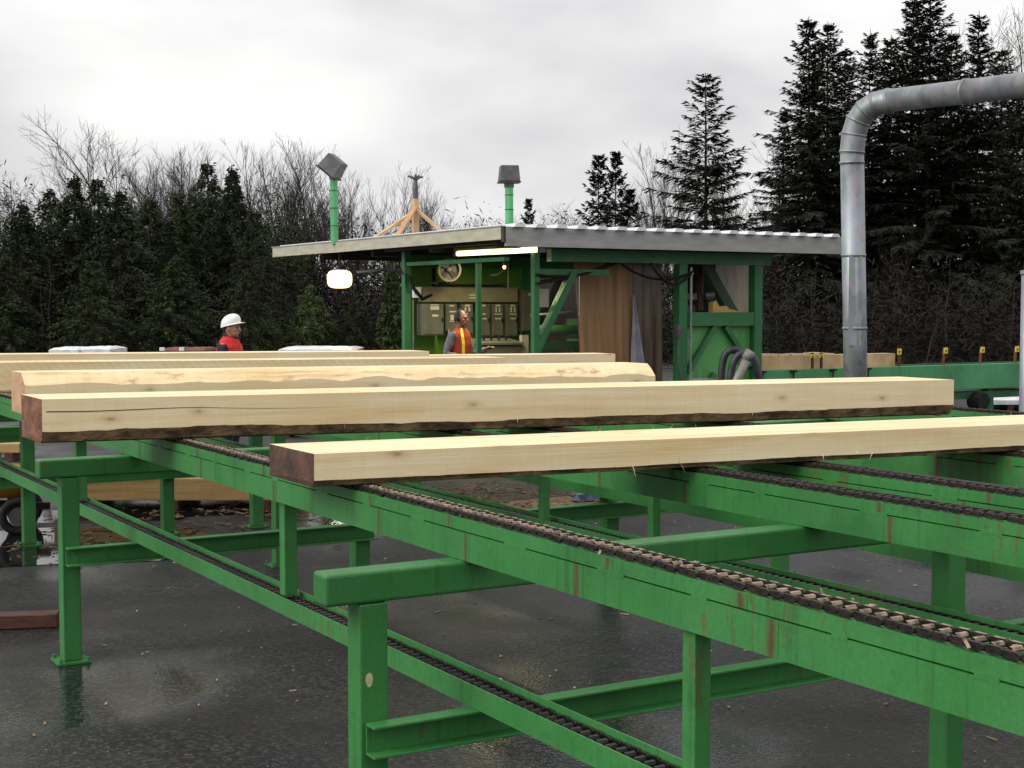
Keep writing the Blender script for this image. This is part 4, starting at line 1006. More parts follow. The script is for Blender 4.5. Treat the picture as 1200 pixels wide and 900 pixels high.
# blue tarpaulin
q = atz(752, 573, .06); m = MB(); nx, ny = 22, 12; g = {}
for i in range(nx+1):
    for j in range(ny+1):
        x, y = (i/nx-.5)*1.5, (j/ny-.5)*1.3
        e = min(i, nx-i, j, ny-j)
        z = .02+(.10+.10*noise.noise(Vector((x*2.2, y*2.2, 2)))+.05*noise.noise(Vector((x*6, y*6, 7))))*min(1, e/2)
        g[i, j] = Vector((q.x+x+.1*noise.noise(Vector((j*.5, 1, 1))), q.y+y+.1*noise.noise(Vector((i*.5, 5, 1))), z))
for i in range(nx):
    for j in range(ny): m.quad([g[i, j], g[i+1, j], g[i+1, j+1], g[i, j+1]])
tag(m.build('tarpaulin', BLUE, loc=Vector((q.x, q.y, 0)), smooth=True), 'crumpled blue tarpaulin lying on the ground under the far rails', 'tarpaulin')

# bark and splinters strewn beyond the deck
m = MB(); r = random.Random(5)
zones = [(atz(260, 610), 1.6, 1.0, 220), (atz(200, 640), 1.6, .7, 60), (atz(560, 585), 2.0, 1.2, 600), (atz(470, 590), 1.0, .8, 150), (atz(60, 650), 1.0, .8, 50), (atz(330, 585), 1.5, .9, 250)]
for c, sx, sy, n in zones:
    for k in range(n):
        x, y = r.gauss(0, .5)*sx, r.gauss(0, .5)*sy; ln = r.uniform(.02, .10)*(1 if r.random() < .85 else 2.5); w = r.uniform(.006, .026); h = r.uniform(.003, .010)
        a = r.uniform(0, PI); dd = Vector((math.cos(a), math.sin(a), r.uniform(-.1, .15))).normalized(); sd = dd.cross(ZX).normalized()
        hp = .10*math.exp(-(x*x/sx/sx+y*y/sy/sy)*5)*r.random()
        m.obox(Vector((c.x+x, c.y+y, .008+h+hp)), ln/2, w/2, h/2, dd, sd, sd.cross(dd), r.choice((0, 0, 0, 0, 0, 0, 1, 1, 1, 2)))
tag(m.build('bark_debris', [BARK, noisy('wet_splinters', (.05, .026, .014), (.11, .06, .03), 9, .8), noisy('pale_splinters', (.08, .055, .035), (.15, .11, .07), 9, .8)]), kind='stuff', label='bark chips and splinters strewn on the ground beyond the conveyor', cat='debris')
# crumbs and twigs near the camera
m = MB()
for k in range(420):
    x, y = r.uniform(-4.5, 6), r.uniform(4.2, 14); ln = r.uniform(.006, .03)*(1 if r.random() < .93 else 3); w = r.uniform(.003, .009)
    a = r.uniform(0, PI); dd = Vector((math.cos(a), math.sin(a), 0)); sd = dd.cross(ZX)
    m.obox(Vector((x, y, .006)), ln/2, w/2, .003, dd, sd, ZX, r.choice((0, 1, 1, 2)))
tag(m.build('wood_crumbs', [BARK, noisy('tan_crumbs', (.22, .13, .06), (.36, .24, .12), 9, .8), noisy('pale_crumbs', (.45, .36, .25), (.55, .45, .32), 9, .8)]), kind='stuff', label='wood crumbs and twigs scattered over the wet asphalt', cat='debris')

# ------------------------------------------------------------------ people
def skin_mesh(name, verts, edges, radii, sub=2):
    me = bpy.data.meshes.new(name); me.from_pydata(verts, edges, []); o = bpy.data.objects.new(name, me); C.objects.link(o)
    md = o.modifiers.new('skin', 'SKIN'); md.use_smooth_shade = True
    for i, r_ in enumerate(radii):
        sv = me.skin_vertices[0].data[i]; sv.radius = (r_, r_) if not hasattr(r_, '__len__') else r_; sv.use_root = (i == 0)
    s_ = o.modifiers.new('sub', 'SUBSURF'); s_.levels = sub; s_.render_levels = sub
    bpy.context.view_layer.update()
    dg = bpy.context.evaluated_depsgraph_get(); ev = o.evaluated_get(dg); out = bpy.data.meshes.new_from_object(ev)
    bpy.data.objects.remove(o); return out
def merged(name, meshes, mbs, mat, parent, voxel=.011, smooth=2):
    bm = bmesh.new()
    for me in meshes: bm.from_mesh(me)
    for m in mbs:
        vs = [bm.verts.new(v) for v in m.v]
        for f in m.f:
            try: bm.faces.new([vs[i] for i in f])
            except ValueError: pass
    bmesh.ops.remove_doubles(bm, verts=bm.verts, dist=1e-5)
    bmesh.ops.recalc_face_normals(bm, faces=bm.faces)
    me = bpy.data.meshes.new(name); bm.to_mesh(me); bm.free()
    o = bpy.data.objects.new(name, me); C.objects.link(o)
    md = o.modifiers.new('remesh', 'REMESH'); md.mode = 'VOXEL'; md.voxel_size = voxel; md.use_smooth_shade = True
    if smooth: sm = o.modifiers.new('smooth', 'SMOOTH'); sm.iterations = smooth; sm.factor = .5
    bpy.context.view_layer.update(); dg = bpy.context.evaluated_depsgraph_get(); out = bpy.data.meshes.new_from_object(o.evaluated_get(dg))
    bpy.data.objects.remove(o); bpy.data.meshes.remove(me); out.name = name
    bm = bmesh.new(); bm.from_mesh(out); seen = set(); groups = []
    for v in bm.verts:
        if v in seen: continue
        st = [v]; seen.add(v); gr = []
        while st:
            x = st.pop(); gr.append(x)
            for e in x.link_edges:
                y = e.other_vert(x)
                if y not in seen: seen.add(y); st.append(y)
        groups.append(gr)
    big = max(len(q) for q in groups)
    for q in groups:
        if len(q) < big*.02: bmesh.ops.delete(bm, geom=q, context='VERTS')
    bm.to_mesh(out); bm.free()
    out.materials.clear(); out.materials.append(mat); out.polygons.foreach_set('use_smooth', [True]*len(out.polygons))
    o = bpy.data.objects.new(name, out); C.objects.link(o); o.parent = parent; RM[o.name] = RM[parent.name]; return o
# local person space: facing +x, left is +y, z up, height about 1.78
def person(loc, rotz, label, skin, arms, head_pitch, clothes):
    root = empty('person', loc, rotz, label, 'person')
    J = dict(pelvis=(0, 0, .95), waist=(0, 0, 1.08), chest=(.01, 0, 1.28), neckb=(0, 0, 1.45), neck=(.015, 0, 1.53), skull=(.03, 0, 1.60))
    for sd, sg in (('l', 1), ('r', -1)):
        J['sh'+sd] = (0, sg*.185, 1.41); J['el'+sd], J['wr'+sd], J['hd'+sd] = arms[sd]
        J['hp'+sd] = (0, sg*.09, .92); J['kn'+sd] = (.025, sg*.105, .50); J['an'+sd] = (-.01, sg*.11, .09); J['to'+sd] = (.14, sg*.125, .035)
    names = list(J); ix = {n: i for i, n in enumerate(names)}
    E_ = [('pelvis', 'waist'), ('waist', 'chest'), ('chest', 'neckb'), ('neckb', 'neck'), ('neck', 'skull')]
    for s in 'lr': E_ += [('neckb', 'sh'+s), ('sh'+s, 'el'+s), ('el'+s, 'wr'+s), ('wr'+s, 'hd'+s), ('pelvis', 'hp'+s), ('hp'+s, 'kn'+s), ('kn'+s, 'an'+s), ('an'+s, 'to'+s)]
    RAD = dict(pelvis=(.15, .11), waist=(.135, .10), chest=(.155, .11), neckb=.085, neck=.055, skull=.06, sh=.062, el=.043, wr=.029, hd=.03, hp=.088, kn=.058, an=.042, to=.038)
    rad = [RAD.get(n, RAD.get(n[:2])) for n in names]
    # head
    h = MB(); c = Vector((.035, 0, 1.665))
    g = lambda n_: (lambda q: sum(q)/2 if isinstance(q, tuple) else q)(RAD.get(n_, RAD.get(n_[:2])))
    for a, b in E_:
        if a[:2] in ('pe', 'wa', 'ch', 'ne') and b[:2] != 'sh' and b[:2] != 'hp': continue
        A_, B_ = Vector(J[a]), Vector(J[b]); h.tube([A_, A_.lerp(B_, .33), A_.lerp(B_, .66), B_], [g(a)*(.75 if a == 'neckb' or a == 'pelvis' else 1), g(a)*.4+g(b)*.6 if a in ('neckb', 'pelvis') else g(a)*.95+.0, g(a)*.4+g(b)*.6, g(b)], 14)
    for n_ in names:
        if n_[:2] in ('el', 'wr', 'hp', 'kn', 'an', 'to'): h.ell(J[n_], (g(n_),)*3, 12, 8)
    h.ell((0, 0, .96), (.105, .155, .12), 18, 12); h.ell((0, 0, 1.10), (.095, .135, .14), 18, 12); h.ell((.005, 0, 1.27), (.115, .165, .17), 18, 12); h.ell((0, 0, 1.39), (.085, .165, .085), 18, 12)
    h.tube([Vector((0, 0, 1.40)), Vector((.01, 0, 1.50)), Vector((.03, 0, 1.62))], [.075, .058, .056], 14)
    h.ell(c, (.098, .076, .118), 20, 16); h.ell(c+Vector((.035, 0, -.062)), (.062, .056, .058), 14, 10)
    h.ell(c+Vector((.062, 0, -.095)), (.030, .032, .026), 10, 8)
    h.tube([c+Vector((.090, 0, .012)), c+Vector((.108, 0, -.012)), c+Vector((.118, 0, -.032)), c+Vector((.098, 0, -.042))], [.010, .013, .017, .012], 8)
    h.ell(c+Vector((.090, 0, .022)), (.016, .052, .010), 10, 6)
    h.ell(c+Vector((.090, 0, -.066)), (.013, .026, .008), 10, 6); h.ell(c+Vector((.087, 0, -.078)), (.013, .024, .009), 10, 6)
    for sg in (1, -1):
        h.ell(c+Vector((-.005, sg*.078, -.008)), (.022, .012, .034), 10, 8)
        h.ell(c+Vector((.066, sg*.045, -.028)), (.022, .02, .018), 8, 6)
    # hands
    for s in 'lr':
        w = Vector(J['wr'+s]); d = (Vector(J['hd'+s])-w).normalized(); up = Vector((0, 0, 1)) if abs(d.z) < .8 else Vector((1, 0, 0)); sx = d.cross(up).normalized(); nrm = sx.cross(d)
        h.ell(w+d*.055, (.05, .042, .016), 10, 8, ax=(d, sx, nrm))
        for k, (off, ln) in enumerate(((-.030, .062), (-.010, .076), (.010, .080), (.030, .070))):
            b = w+d*.095+sx*off; P = [b, b+d*ln*.45-nrm*.006, b+d*ln*.8-nrm*.020, b+d*ln*.98-nrm*.036]; h.tube(P, [.0098, .0096, .0092, .0088], 7)
        sg = -1 if s == 'l' else 1
        b = w+d*.035+sx*(.034*sg); h.tube([b, b+d*.03+sx*.022*sg-nrm*.01, b+d*.062+sx*.026*sg-nrm*.02], [.013, .011, .0095], 7)
    I = [root]
    bo = merged('body', [], [h], skin, root, .0062, 3)
    ey = MB()
    for sg in (1, -1): ey.ell(c+Vector((.090, sg*.032, .002)), (.010, .012, .008), 10, 8)
    def loc_build(mb, name, mat, smooth=True):
        M = RM[root.name]; mb.v = [M @ Vector(v) for v in mb.v]; return mb.build(name, mat, root, smooth=smooth)
    loc_build(ey, 'eyes', EYE)
    hr = MB(); hr.ell(c+Vector((-.018, 0, .012)), (.096, .082, .115), 18, 14)
    hr.v = [Vector((min(v.x, .075-(.10 if v.z < 1.665 else 0)), v.y, max(v.z, 1.60))) for v in hr.v]
    loc_build(hr, 'hair', HAIR)
    # clothing shells grown on the same skeleton
    def shell(name, parts, mat, grow, cut=None):
        nm = [n for n in names if n in parts]; jx = {n: i for i, n in enumerate(nm)}
        ed = [(jx[a], jx[b]) for a, b in E_ if a in jx and b in jx]
        rr = [tuple(x+grow for x in r_) if isinstance(r_, tuple) else r_+grow for r_ in (RAD.get(n, RAD.get(n[:2])) for n in nm)]
        me = skin_mesh(name, [J[n] for n in nm], ed, rr)
        for v in me.vertices:
            v.co += v.normal*.004*noise.noise(v.co*14)*2
        me.materials.append(mat); me.name = name
        if cut:
            bm = bmesh.new(); bm.from_mesh(me); bmesh.ops.delete(bm, geom=[f for f in bm.faces if not cut(f.calc_center_median())], context='FACES'); bm.to_mesh(me); bm.free()
        o = bpy.data.objects.new(name, me); C.objects.link(o); o.parent = root; sd = o.modifiers.new('thick', 'SOLIDIFY'); sd.thickness = .006
        me.polygons.foreach_set('use_smooth', [True]*len(me.polygons)); return o
    arms_ = ['shl', 'shr', 'ell', 'elr', 'wrl', 'wrr']
    shell('jacket', ['pelvis', 'waist', 'chest', 'neckb', *arms_], clothes['top'], .016)
    shell('trousers', ['pelvis', 'hpl', 'hpr', 'knl', 'knr', 'anl', 'anr'], clothes['legs'], .018)
    for s in 'lr':
        b = MB(); sg = 1 if s == 'l' else -1
        b.ell((.05, sg*.118, .045), (.14, .05, .045), 14, 8); b.tube([Vector((-.01, sg*.11, .05)), Vector((-.01, sg*.11, .20))], [.056, .058], 12)
        loc_build(b, 'boot', BLACK)
    if 'vest' in clothes:
        rows = ((1.525, .075, .085), (1.50, .095, .125), (1.46, .125, .185), (1.40, .150, .205), (1.30, .165, .200), (1.15, .158, .190), (1.0, .160, .190), (.92, .165, .195))
        def vp(a, q, off=0):
            i = min(len(rows)-2, int(q)); f = q-i; z, rx, ry = (rows[i][k]*(1-f)+rows[i+1][k]*f for k in range(3))
            w_ = 1+.035*noise.noise(Vector((math.cos(a)*3, math.sin(a)*3, z*8))); return Vector((.005+(rx*w_+off)*math.cos(a), (ry*w_+off)*math.sin(a), z))
        vm = MB(); n = 40; nq = 28; Q = (len(rows)-1)
        vm.add([vp(2*PI*k/n, Q*j/nq) for j in range(nq+1) for k in range(n)], [(j*n+k, j*n+(k+1) % n, (j+1)*n+(k+1) % n, (j+1)*n+k) for j in range(nq) for k in range(n)])
        loc_build(vm, 'vest', clothes['vest'])
        if clothes.get('stripes'):
            for a0 in (.62, -.62, PI-.62, PI+.62):
                sm = MB()
                for j in range(nq):
                    q0, q1 = Q*j/nq, Q*(j+1)/nq; sm.quad([vp(a0-.13, q0, .005), vp(a0+.13, q0, .005), vp(a0+.13, q1, .005), vp(a0-.13, q1, .005)])
                loc_build(sm, 'vest_stripe', HIYEL)
            sm = MB()
            for k in range(n): a, b = 2*PI*k/n, 2*PI*(k+1)/n; sm.quad([vp(a, 5.2, .006), vp(b, 5.2, .006), vp(b, 5.7, .006), vp(a, 5.7, .006)])
            loc_build(sm, 'vest_stripe', HIYEL)
    return root, loc_build, c
# the man behind the timbers
p1 = gx(268.5, 18.4); H1 = (CAMZ-(371-358)*18.4/F)
sc1 = H1/1.80
man, lb, hc = person(Vector((p1.x, p1.y, 0)), R(-14), 'person in white hard hat, red vest and navy jacket in profile behind the timbers', SKIN,
    {'l': ((.02, .25, 1.13), (.16, .22, .92), (.22, .21, .86)), 'r': ((.02, -.25, 1.13), (.16, -.22, .92), (.22, -.21, .86))}, 0,
    dict(top=NAVY, legs=NAVY, vest=HIRED))
hat = MB(); n = 26; rows = [(-.012, .120), (.02, .121), (.055, .116), (.088, .101), (.112, .076), (.128, .042), (.133, .004)]
tl = .30
def hatp(x, y, z): return hc+Vector((-.006+x*math.cos(tl*.55)-0*z, y, .035+z+x*.22))
vs = []; fs = []
for z, r_ in rows:
    for k in range(n): a = 2*PI*k/n; vs.append(hatp(r_*1.06*math.cos(a), r_*.88*math.sin(a), z))
for i in range(len(rows)-1):
    for k in range(n): fs.append((i*n+k, i*n+(k+1) % n, (i+1)*n+(k+1) % n, (i+1)*n+k))
fs.append(tuple((len(rows)-1)*n+k for k in range(n)))
hat.add(vs, fs)
vs = []; fs = []
for rr in (1.0, 1.0):
    pass
for k in range(n):
    a = 2*PI*k/n; ext = .003+.058*max(0, math.cos(a))**2.5
    vs += [hatp(.120*1.06*math.cos(a), .120*.88*math.sin(a), .004), hatp((.120*1.06+ext)*math.cos(a), (.120*.88+ext*.6)*math.sin(a), -.010), hatp((.120*1.06+ext)*math.cos(a), (.120*.88+ext*.6)*math.sin(a), -.016), hatp(.117*1.06*math.cos(a), .117*.88*math.sin(a), -.004)]
for k in range(n):
    for j in range(4): fs.append((k*4+j, k*4+(j+1) % 4, ((k+1) % n)*4+(j+1) % 4, ((k+1) % n)*4+j))
hat.add(vs, fs)
lb(hat, 'hard_hat', WHITEPAINT)
sf = MB(); n = 24; vs = []; rw = ((1.585, .070, .078, .03), (1.56, .092, .100, .02), (1.52, .115, .135, .01), (1.47, .135, .185, .0), (1.42, .148, .215, 0), (1.36, .150, .205, 0))
for z, rx, ry, dx in rw:
    for k in range(n):
        a = 2*PI*k/n; w_ = 1+.05*noise.noise(Vector((math.cos(a)*3, math.sin(a)*3, z*9)))
        vs.append(Vector((.01+dx+rx*w_*math.cos(a), ry*w_*math.sin(a), z-.05*max(0, math.cos(a))*(1 if z > 1.5 else .4)+.012*noise.noise(Vector((math.cos(a)*2, math.sin(a)*2, 5))))))
sf.add(vs, [(i*n+k, i*n+(k+1) % n, (i+1)*n+(k+1) % n, (i+1)*n+k) for i in range(len(rw)-1) for k in range(n)])
lb(sf, 'vest_collar', HIRED)
nc = MB(); P = [Vector((.02+.072*math.cos(2*PI*k/20), .078*math.sin(2*PI*k/20), 1.555-.03*math.cos(2*PI*k/20))) for k in range(21)]
nc.tube(P, .024, 8, False); lb(nc, 'jacket_collar', NAVY)
man.scale = (sc1,)*3
# the operator in the shed
p2 = gx(538, 21.1)
op, lb2, hc2 = person(Vector((p2.x, p2.y, .15)), R(-28), 'person in hi-vis vest, grey sleeves and ear muffs working at the shed console', SKIN2,
    {'l': ((.10, .27, 1.14), (.36, .17, 1.22), (.42, .15, 1.24)), 'r': ((-.08, -.25, 1.15), (.18, -.22, 1.10), (.27, -.20, 1.12))}, 0,
    dict(top=GREYKNIT, legs=NAVYB, vest=VESTDULL, stripes=(lambda p: abs(abs(p.y)-.125) < .028 and p.z < 1.5, lambda p: abs(p.z-1.06) < .032 and abs(p.y) < .2)))
em = MB()
for sg in (1, -1): em.ell(hc2+Vector((0, sg*.092, -.005)), (.030, .020, .040), 12, 8)
em.tube([hc2+Vector((-.01, .095*math.cos(PI*k/12), .0+.135*math.sin(PI*k/12))) for k in range(13)], .011, 6); lb2(em, 'ear_muffs', BLACK)
op.scale = (1.0,)*3

# ------------------------------------------------------------------ trees
def rawmesh(name, V, Fc, MI, mats, smooth=False):
    me = bpy.data.meshes.new(name); me.from_pydata(V, [], Fc)
    for m in mats: me.materials.append(m)
    if MI: me.polygons.foreach_set('material_index', MI)
    if smooth: me.polygons.foreach_set('use_smooth', [True]*len(me.polygons))
    me.update(); return me
class Raw:
    def __init__(s): s.V = []; s.F = []; s.MI = []
    def spray(s, b, d, ln, w, nrm, mi=0):
        o = len(s.V); sd = d.cross(nrm)
        if sd.length < 1e-4: return
        sd.normalize(); s.V += [b-sd*w*.3, b+d*ln*.45-sd*w, b+d*ln, b+d*ln*.5+sd*w, b+sd*w*.3]
        s.F += [(o, o+1, o+2), (o, o+2, o+3, o+4)]; s.MI += [mi, mi]
    def limb(s, P, rad, n=4, mi=1):
        o = len(s.V); k = len(P); x = None
        for i in range(k):
            t = (P[min(i+1, k-1)]-P[max(i-1, 0)]).normalized()
            if x is None: x = t.cross(Vector((.31, .17, .93)) if abs(t.z) < .9 else Vector((1, .1, 0))).normalized()
            x = (x-t*x.dot(t)).normalized(); y = t.cross(x)
            for j in range(n): a = 2*PI*j/n; s.V.append(P[i]+(x*math.cos(a)+y*math.sin(a))*rad[i])
        for i in range(k-1):
            for j in range(n):
                a = o+i*n+j; b = o+i*n+(j+1) % n; s.F.append((a, b, b+n, a+n)); s.MI.append(mi)
def conifer(seed, h, br, droop=.35, gap=.30, bare=.12, dens=1.0, irregular=.25, leaf=FIRLEAF, upt=.25):
    r = random.Random(seed); T = Raw(); K = Raw()
    lean = Vector((r.uniform(-.01, .01), r.uniform(-.01, .01), 0))
    K.limb([Vector((lean.x*z, lean.y*z, z)) for z in [h*i/8 for i in range(9)]], [.011*h*(1-i/8.3)+.008 for i in range(9)], 8, 0)
    z = h*bare
    while z < h*.985:
        t = z/h; L0 = br*(1-t)**.82+.05
        nb = r.choice((4, 5, 5, 6)); a0 = r.uniform(0, 6.28)
        for k in range(nb):
            if r.random() < .12*(1-t): continue
            a = a0+2*PI*k/nb+r.uniform(-.35, .35); ln = L0*r.uniform(1-irregular*1.5, 1+irregular)
            dirh = Vector((math.cos(a), math.sin(a), 0)); zz = z+r.uniform(-.12, .12)*gap*2
            P = []; m = max(4, int(ln/.16)); up0 = .55*t+.05
            for i in range(m+1):
                q = i/m; dz = ln*(up0*q-droop*(1.2-t*.9)*q*q+upt*.30*q**4)
                P.append(Vector((lean.x*zz, lean.y*zz, zz))+dirh*ln*q*.96+ZX*dz)
            T.limb(P, [max(.004, .022*(1-i/(m+.5))*(1-t*.6)) for i in range(m+1)], 3, 1)
            side = Vector((-dirh.y, dirh.x, 0))
            for i in range(1, m+1):
                q = i/m; d = (P[i]-P[i-1]).normalized(); w = (.34*ln*(1-q*.75)+.20)*r.uniform(.75, 1.25); w = min(w, .75)
                for sg in (1, -1, 1, -1, 1, -1):
                    if r.random() > dens: continue
                    e = (d*r.uniform(.35, .9)+side*sg*r.uniform(.5, 1)+ZX*r.uniform(-.62, .06)).normalized()
                    b = P[i]+d*r.uniform(-.08, .08)
                    T.spray(b, e, w*r.uniform(.6, 1.1), r.uniform(.030, .065), (ZX+Vector((r.uniform(-.6, .6), r.uniform(-.6, .6), 0))).normalized())
                    b2 = b+e*w*.45; e2 = (e*.6+d*.7+ZX*r.uniform(-.6, .0)).normalized()
                    T.spray(b2, e2, w*.5, r.uniform(.02, .04), (ZX+Vector((r.uniform(-.6, .6), r.uniform(-.6, .6), 0))).normalized())
            T.spray(P[-1]-d*.05, d, .22, .035, side)
        z += gap*r.uniform(.7, 1.25)*(1.15-.55*t)
    for k in range(8): T.spray(Vector((lean.x*h, lean.y*h, h*.965)), Vector((r.uniform(-.3, .3), r.uniform(-.3, .3), 1)).normalized(), .035*h*r.uniform(.5, 1), .03, Vector((r.uniform(-1, 1), r.uniform(-1, 1), 0)).normalized())
    return rawmesh('crown', T.V, T.F, T.MI, [leaf, TRUNK]), rawmesh('trunk', K.V, K.F, None, [TRUNK], True)
def cedar(seed, h, br, leaf=CEDARLEAF, n=11000, lo=.02):
    """dense, with drooping flat sprays clumped into lobes"""
    r = random.Random(seed); T = Raw(); K = Raw()
    K.limb([Vector((0, 0, h*i/6)) for i in range(7)], [.022*h*(1-i/6.5) for i in range(7)], 7, 0)
    nb = int(n/26)
    for k in range(nb):
        t = lo+(1-lo)*(1-r.random()**.6 if r.random() < .3 else r.random()); t = min(t, .985); z = h*t
        if t > .86 and r.random() < (t-.86)*6: continue
        env = br*(min(1, (1-t)*1.75)**1.05)*(.85+.5*noise.noise(Vector((t*6, seed, k*.01)))); a = r.uniform(0, 6.28)
        env *= 1+.6*noise.noise(Vector((math.cos(a)*1.3, math.sin(a)*1.3, t*4+seed)))
        dirh = Vector((math.cos(a), math.sin(a), 0)); side = Vector((-dirh.y, dirh.x, 0)); L0 = env*r.uniform(.55, 1.3)+.06
        P = [Vector((0, 0, z))+dirh*L0*q+ZX*(L0*(.25*q-.42*q*q)) for q in (0, .35, .7, 1)]
        T.limb(P, [.016, .011, .007, .003], 3, 1)
        for j in range(26):
            q = r.uniform(.35, 1.02); i = min(2, int(q*3)); f = q*3-i; b = P[i].lerp(P[i+1], min(1, f)); sg = r.choice((-1, 1))
            e = (dirh*r.uniform(.1, .9)+side*sg*r.uniform(.1, 1)+ZX*r.uniform(-.95, .15)).normalized()
            T.spray(b+Vector((r.gauss(0, .05), r.gauss(0, .05), r.gauss(0, .07))), e, r.uniform(.10, .30)*(1.1-.5*t), r.uniform(.018, .042), Vector((r.uniform(-1, 1), r.uniform(-1, 1), r.uniform(-.3, 1))).normalized())
    for k in range(10): T.spray(Vector((r.gauss(0, .02), r.gauss(0, .02), h*r.uniform(.88, .97))), Vector((r.uniform(-.35, .35), r.uniform(-.35, .35), 1)).normalized(), .04*h*r.uniform(.5, 1.2), .022, Vector((r.uniform(-1, 1), r.uniform(-1, 1), 0)).normalized())
    return rawmesh('crown', T.V, T.F, T.MI, [leaf, TRUNK]), rawmesh('trunk', K.V, K.F, None, [TRUNK], True)
def bare(seed, h, spread=.5, depth=5, upright=.6, trunk_frac=.35, twig=.011, lowb=.25):
    r = random.Random(seed); T = Raw(); K = Raw()
    def grow(p, d, ln, rad, lev, target):
        k = 4 if lev < 2 else 3; P = [p]; dd = d.copy(); rr = [rad]
        for i in range(k):
            dd = (dd+Vector((r.gauss(0, .13), r.gauss(0, .13), r.gauss(0, .08)+(.07*upright))) ).normalized()
            P.append(P[-1]+dd*ln/k); rr.append(max(twig*.55, rad*(1-(i+1)/k*.5)))
        target.limb(P, rr, 5 if lev < 1 else 3, 0)
        if lev >= depth or rad < twig*.62: return
        nch = {0: 9, 1: 6, 2: 5, 3: 4}.get(lev, 3)
        for c in range(nch):
            q = r.uniform(.28, 1) if lev else r.uniform(lowb, 1); i = min(k-1, int(q*k)); b = P[i].lerp(P[i+1], q*k-i); ax = (P[i+1]-P[i]).normalized()
            a = r.uniform(0, 6.28); o1 = ax.cross(Vector((.3, .2, .9)) if abs(ax.z) < .85 else Vector((1, .2, 0))).normalized(); o2 = ax.cross(o1)
            e = (ax*r.uniform(.6, 1.0)+(o1*math.cos(a)+o2*math.sin(a))*r.uniform(.45, .95)*spread*1.5+ZX*.25*upright).normalized()
            grow(b, e, ln*r.uniform(.42, .68)*(1.1-.35*q if lev == 0 else 1), max(twig*.6, rad*r.uniform(.36, .55)*(1.1-.5*q)), lev+1, T)
        grow(P[-1], dd, ln*.5, max(twig*.6, rad*.5), lev+1, T)
    grow(Vector((0, 0, -.05)), ZX.copy(), h*.72, .013*h, 0, K)
    zm = max(v.z for v in T.V); s_ = h/zm
    for q in (T, K): q.V = [v*s_ for v in q.V]
    return rawmesh('branches', T.V, T.F, None, [TWIG]), rawmesh('trunk', K.V, K.F, None, [TRUNK], True)
def plant(kind, protos, idx, px, ytop, Y, label, cat, group, wid=1.0, seed=0):
    crown, trunk, h0 = protos[idx % len(protos)]
    h = CAMZ+(358-ytop)*Y/F; g = gx(px, Y); s_ = h/h0
    rt = bpy.data.objects.new(kind, None); C.objects.link(rt); rt.location = (g.x, g.y, .012 if Y > 46 else 0)
    r = random.Random(px*7+seed); rt.rotation_euler = (0, 0, r.uniform(0, 6.28)); rt.scale = (s_*wid, s_*wid, s_)
    tag(rt, label, cat, group)
    for me, nm in ((trunk, 'trunk'), (crown, crown.name.split('.')[0])):
        o = bpy.data.objects.new(nm, me); C.objects.link(o); o.parent = rt
    return rt
FIRS = [(*conifer(s, h, b, d, g, ba, de, ir), h) for s, h, b, d, g, ba, de, ir in (
    (1, 11, 3.5, .26, .44, .08, .85, .24), (2, 15, 3.6, .42, .33, .08, .82, .5), (3, 15, 3.2, .45, .33, .12, .8, .6), (4, 16, 4.1, .38, .33, .08, .82, .5), (5, 6, 1.6, .25, .26, .05, .6, .35))]
CEDARS = [(*cedar(s, 7, b), 7) for s, b in ((11, 2.0), (12, 1.7), (13, 2.2), (14, 1.5))]
BUSH = [(*cedar(s, 4, b, lf, 6000), 4) for s, b, lf in ((21, 1.7, IVYLEAF), (22, 1.3, CEDARLEAF))]
IVY = [(*cedar(31, 5, .55, IVYLEAF, 7000), 5)]
BARE = [(*bare(s, 10, sp, 4, up, lowb=lb_), 10) for s, sp, up, lb_ in ((41, .55, .6, .3), (42, .42, .9, .35), (43, .48, .8, .3), (44, .38, 1.0, .4), (45, .6, .5, .3))]
BRUSH = [(*bare(s, 3, .7, 3, .5, twig=.009, lowb=.05), 3) for s in (51, 52)]
where = lambda px: 'far left' if px < 60 else None
ci = 0
for px, yt, Y, w, lab in (
    (-35, 232, 52, 1.0, 'dark cedar cut by the left edge of the picture'),
    (28, 236, 50, 1.0, 'dark pointed cedar second from the left edge of the tree wall'),
    (62, 222, 53, .9, 'dark cedar behind the pair of white packs, left of the tallest spire'),
    (90, 206, 51, .9, 'dark cedar with a sharp spire at the left, above the white packs'),
    (118, 208, 54, .9, 'dark cedar just left of the spreading bare tree'),
    (143, 222, 50, 1.0, 'dark cedar directly below the spreading bare tree'),
    (178, 232, 52, 1.0, 'dark low-topped cedar right of the spreading bare tree'),
    (212, 225, 51, .9, 'dark cedar left of the double-topped cedars'),
    (246, 190, 53, .8, 'tall olive cedar above the man in the hard hat, left of two tops'),
    (274, 194, 52, .75, 'tall olive cedar above the man in the hard hat, right of two tops'),
    (300, 248, 50, .8, 'short dark cedar closing the tree wall left of the shed roof'),
    (10, 300, 46.5, 1.3, 'broad low cedar filling the foot of the tree wall at far left'),
    (110, 305, 46.5, 1.3, 'broad low cedar at the foot of the tree wall over the white packs'),
    (205, 300, 46.5, 1.3, 'broad low cedar at the foot of the tree wall left of the hard hat'),
    (290, 320, 46.8, 1.1, 'broad low cedar at the foot of the tree wall right of the hard hat')):
    plant('cedar_tree', CEDARS, ci, px, yt, Y, lab, 'cedar', 'dark cedars in the tree wall at left', w*1.2, ci); ci += 1
for k, (px, yt, Y, w, lab) in enumerate((
    (365, 335, 48, 1.0, 'green bush below the lit flood lamp'), (418, 345, 48, .9, 'dark green bush right of the lit flood lamp'),
    (330, 372, 49, 1.1, 'low green bush left of the lit flood lamp'))):
    plant('bush', BUSH, k, px, yt, Y, lab, 'bush', 'bushes between the tree wall and the shed', w)
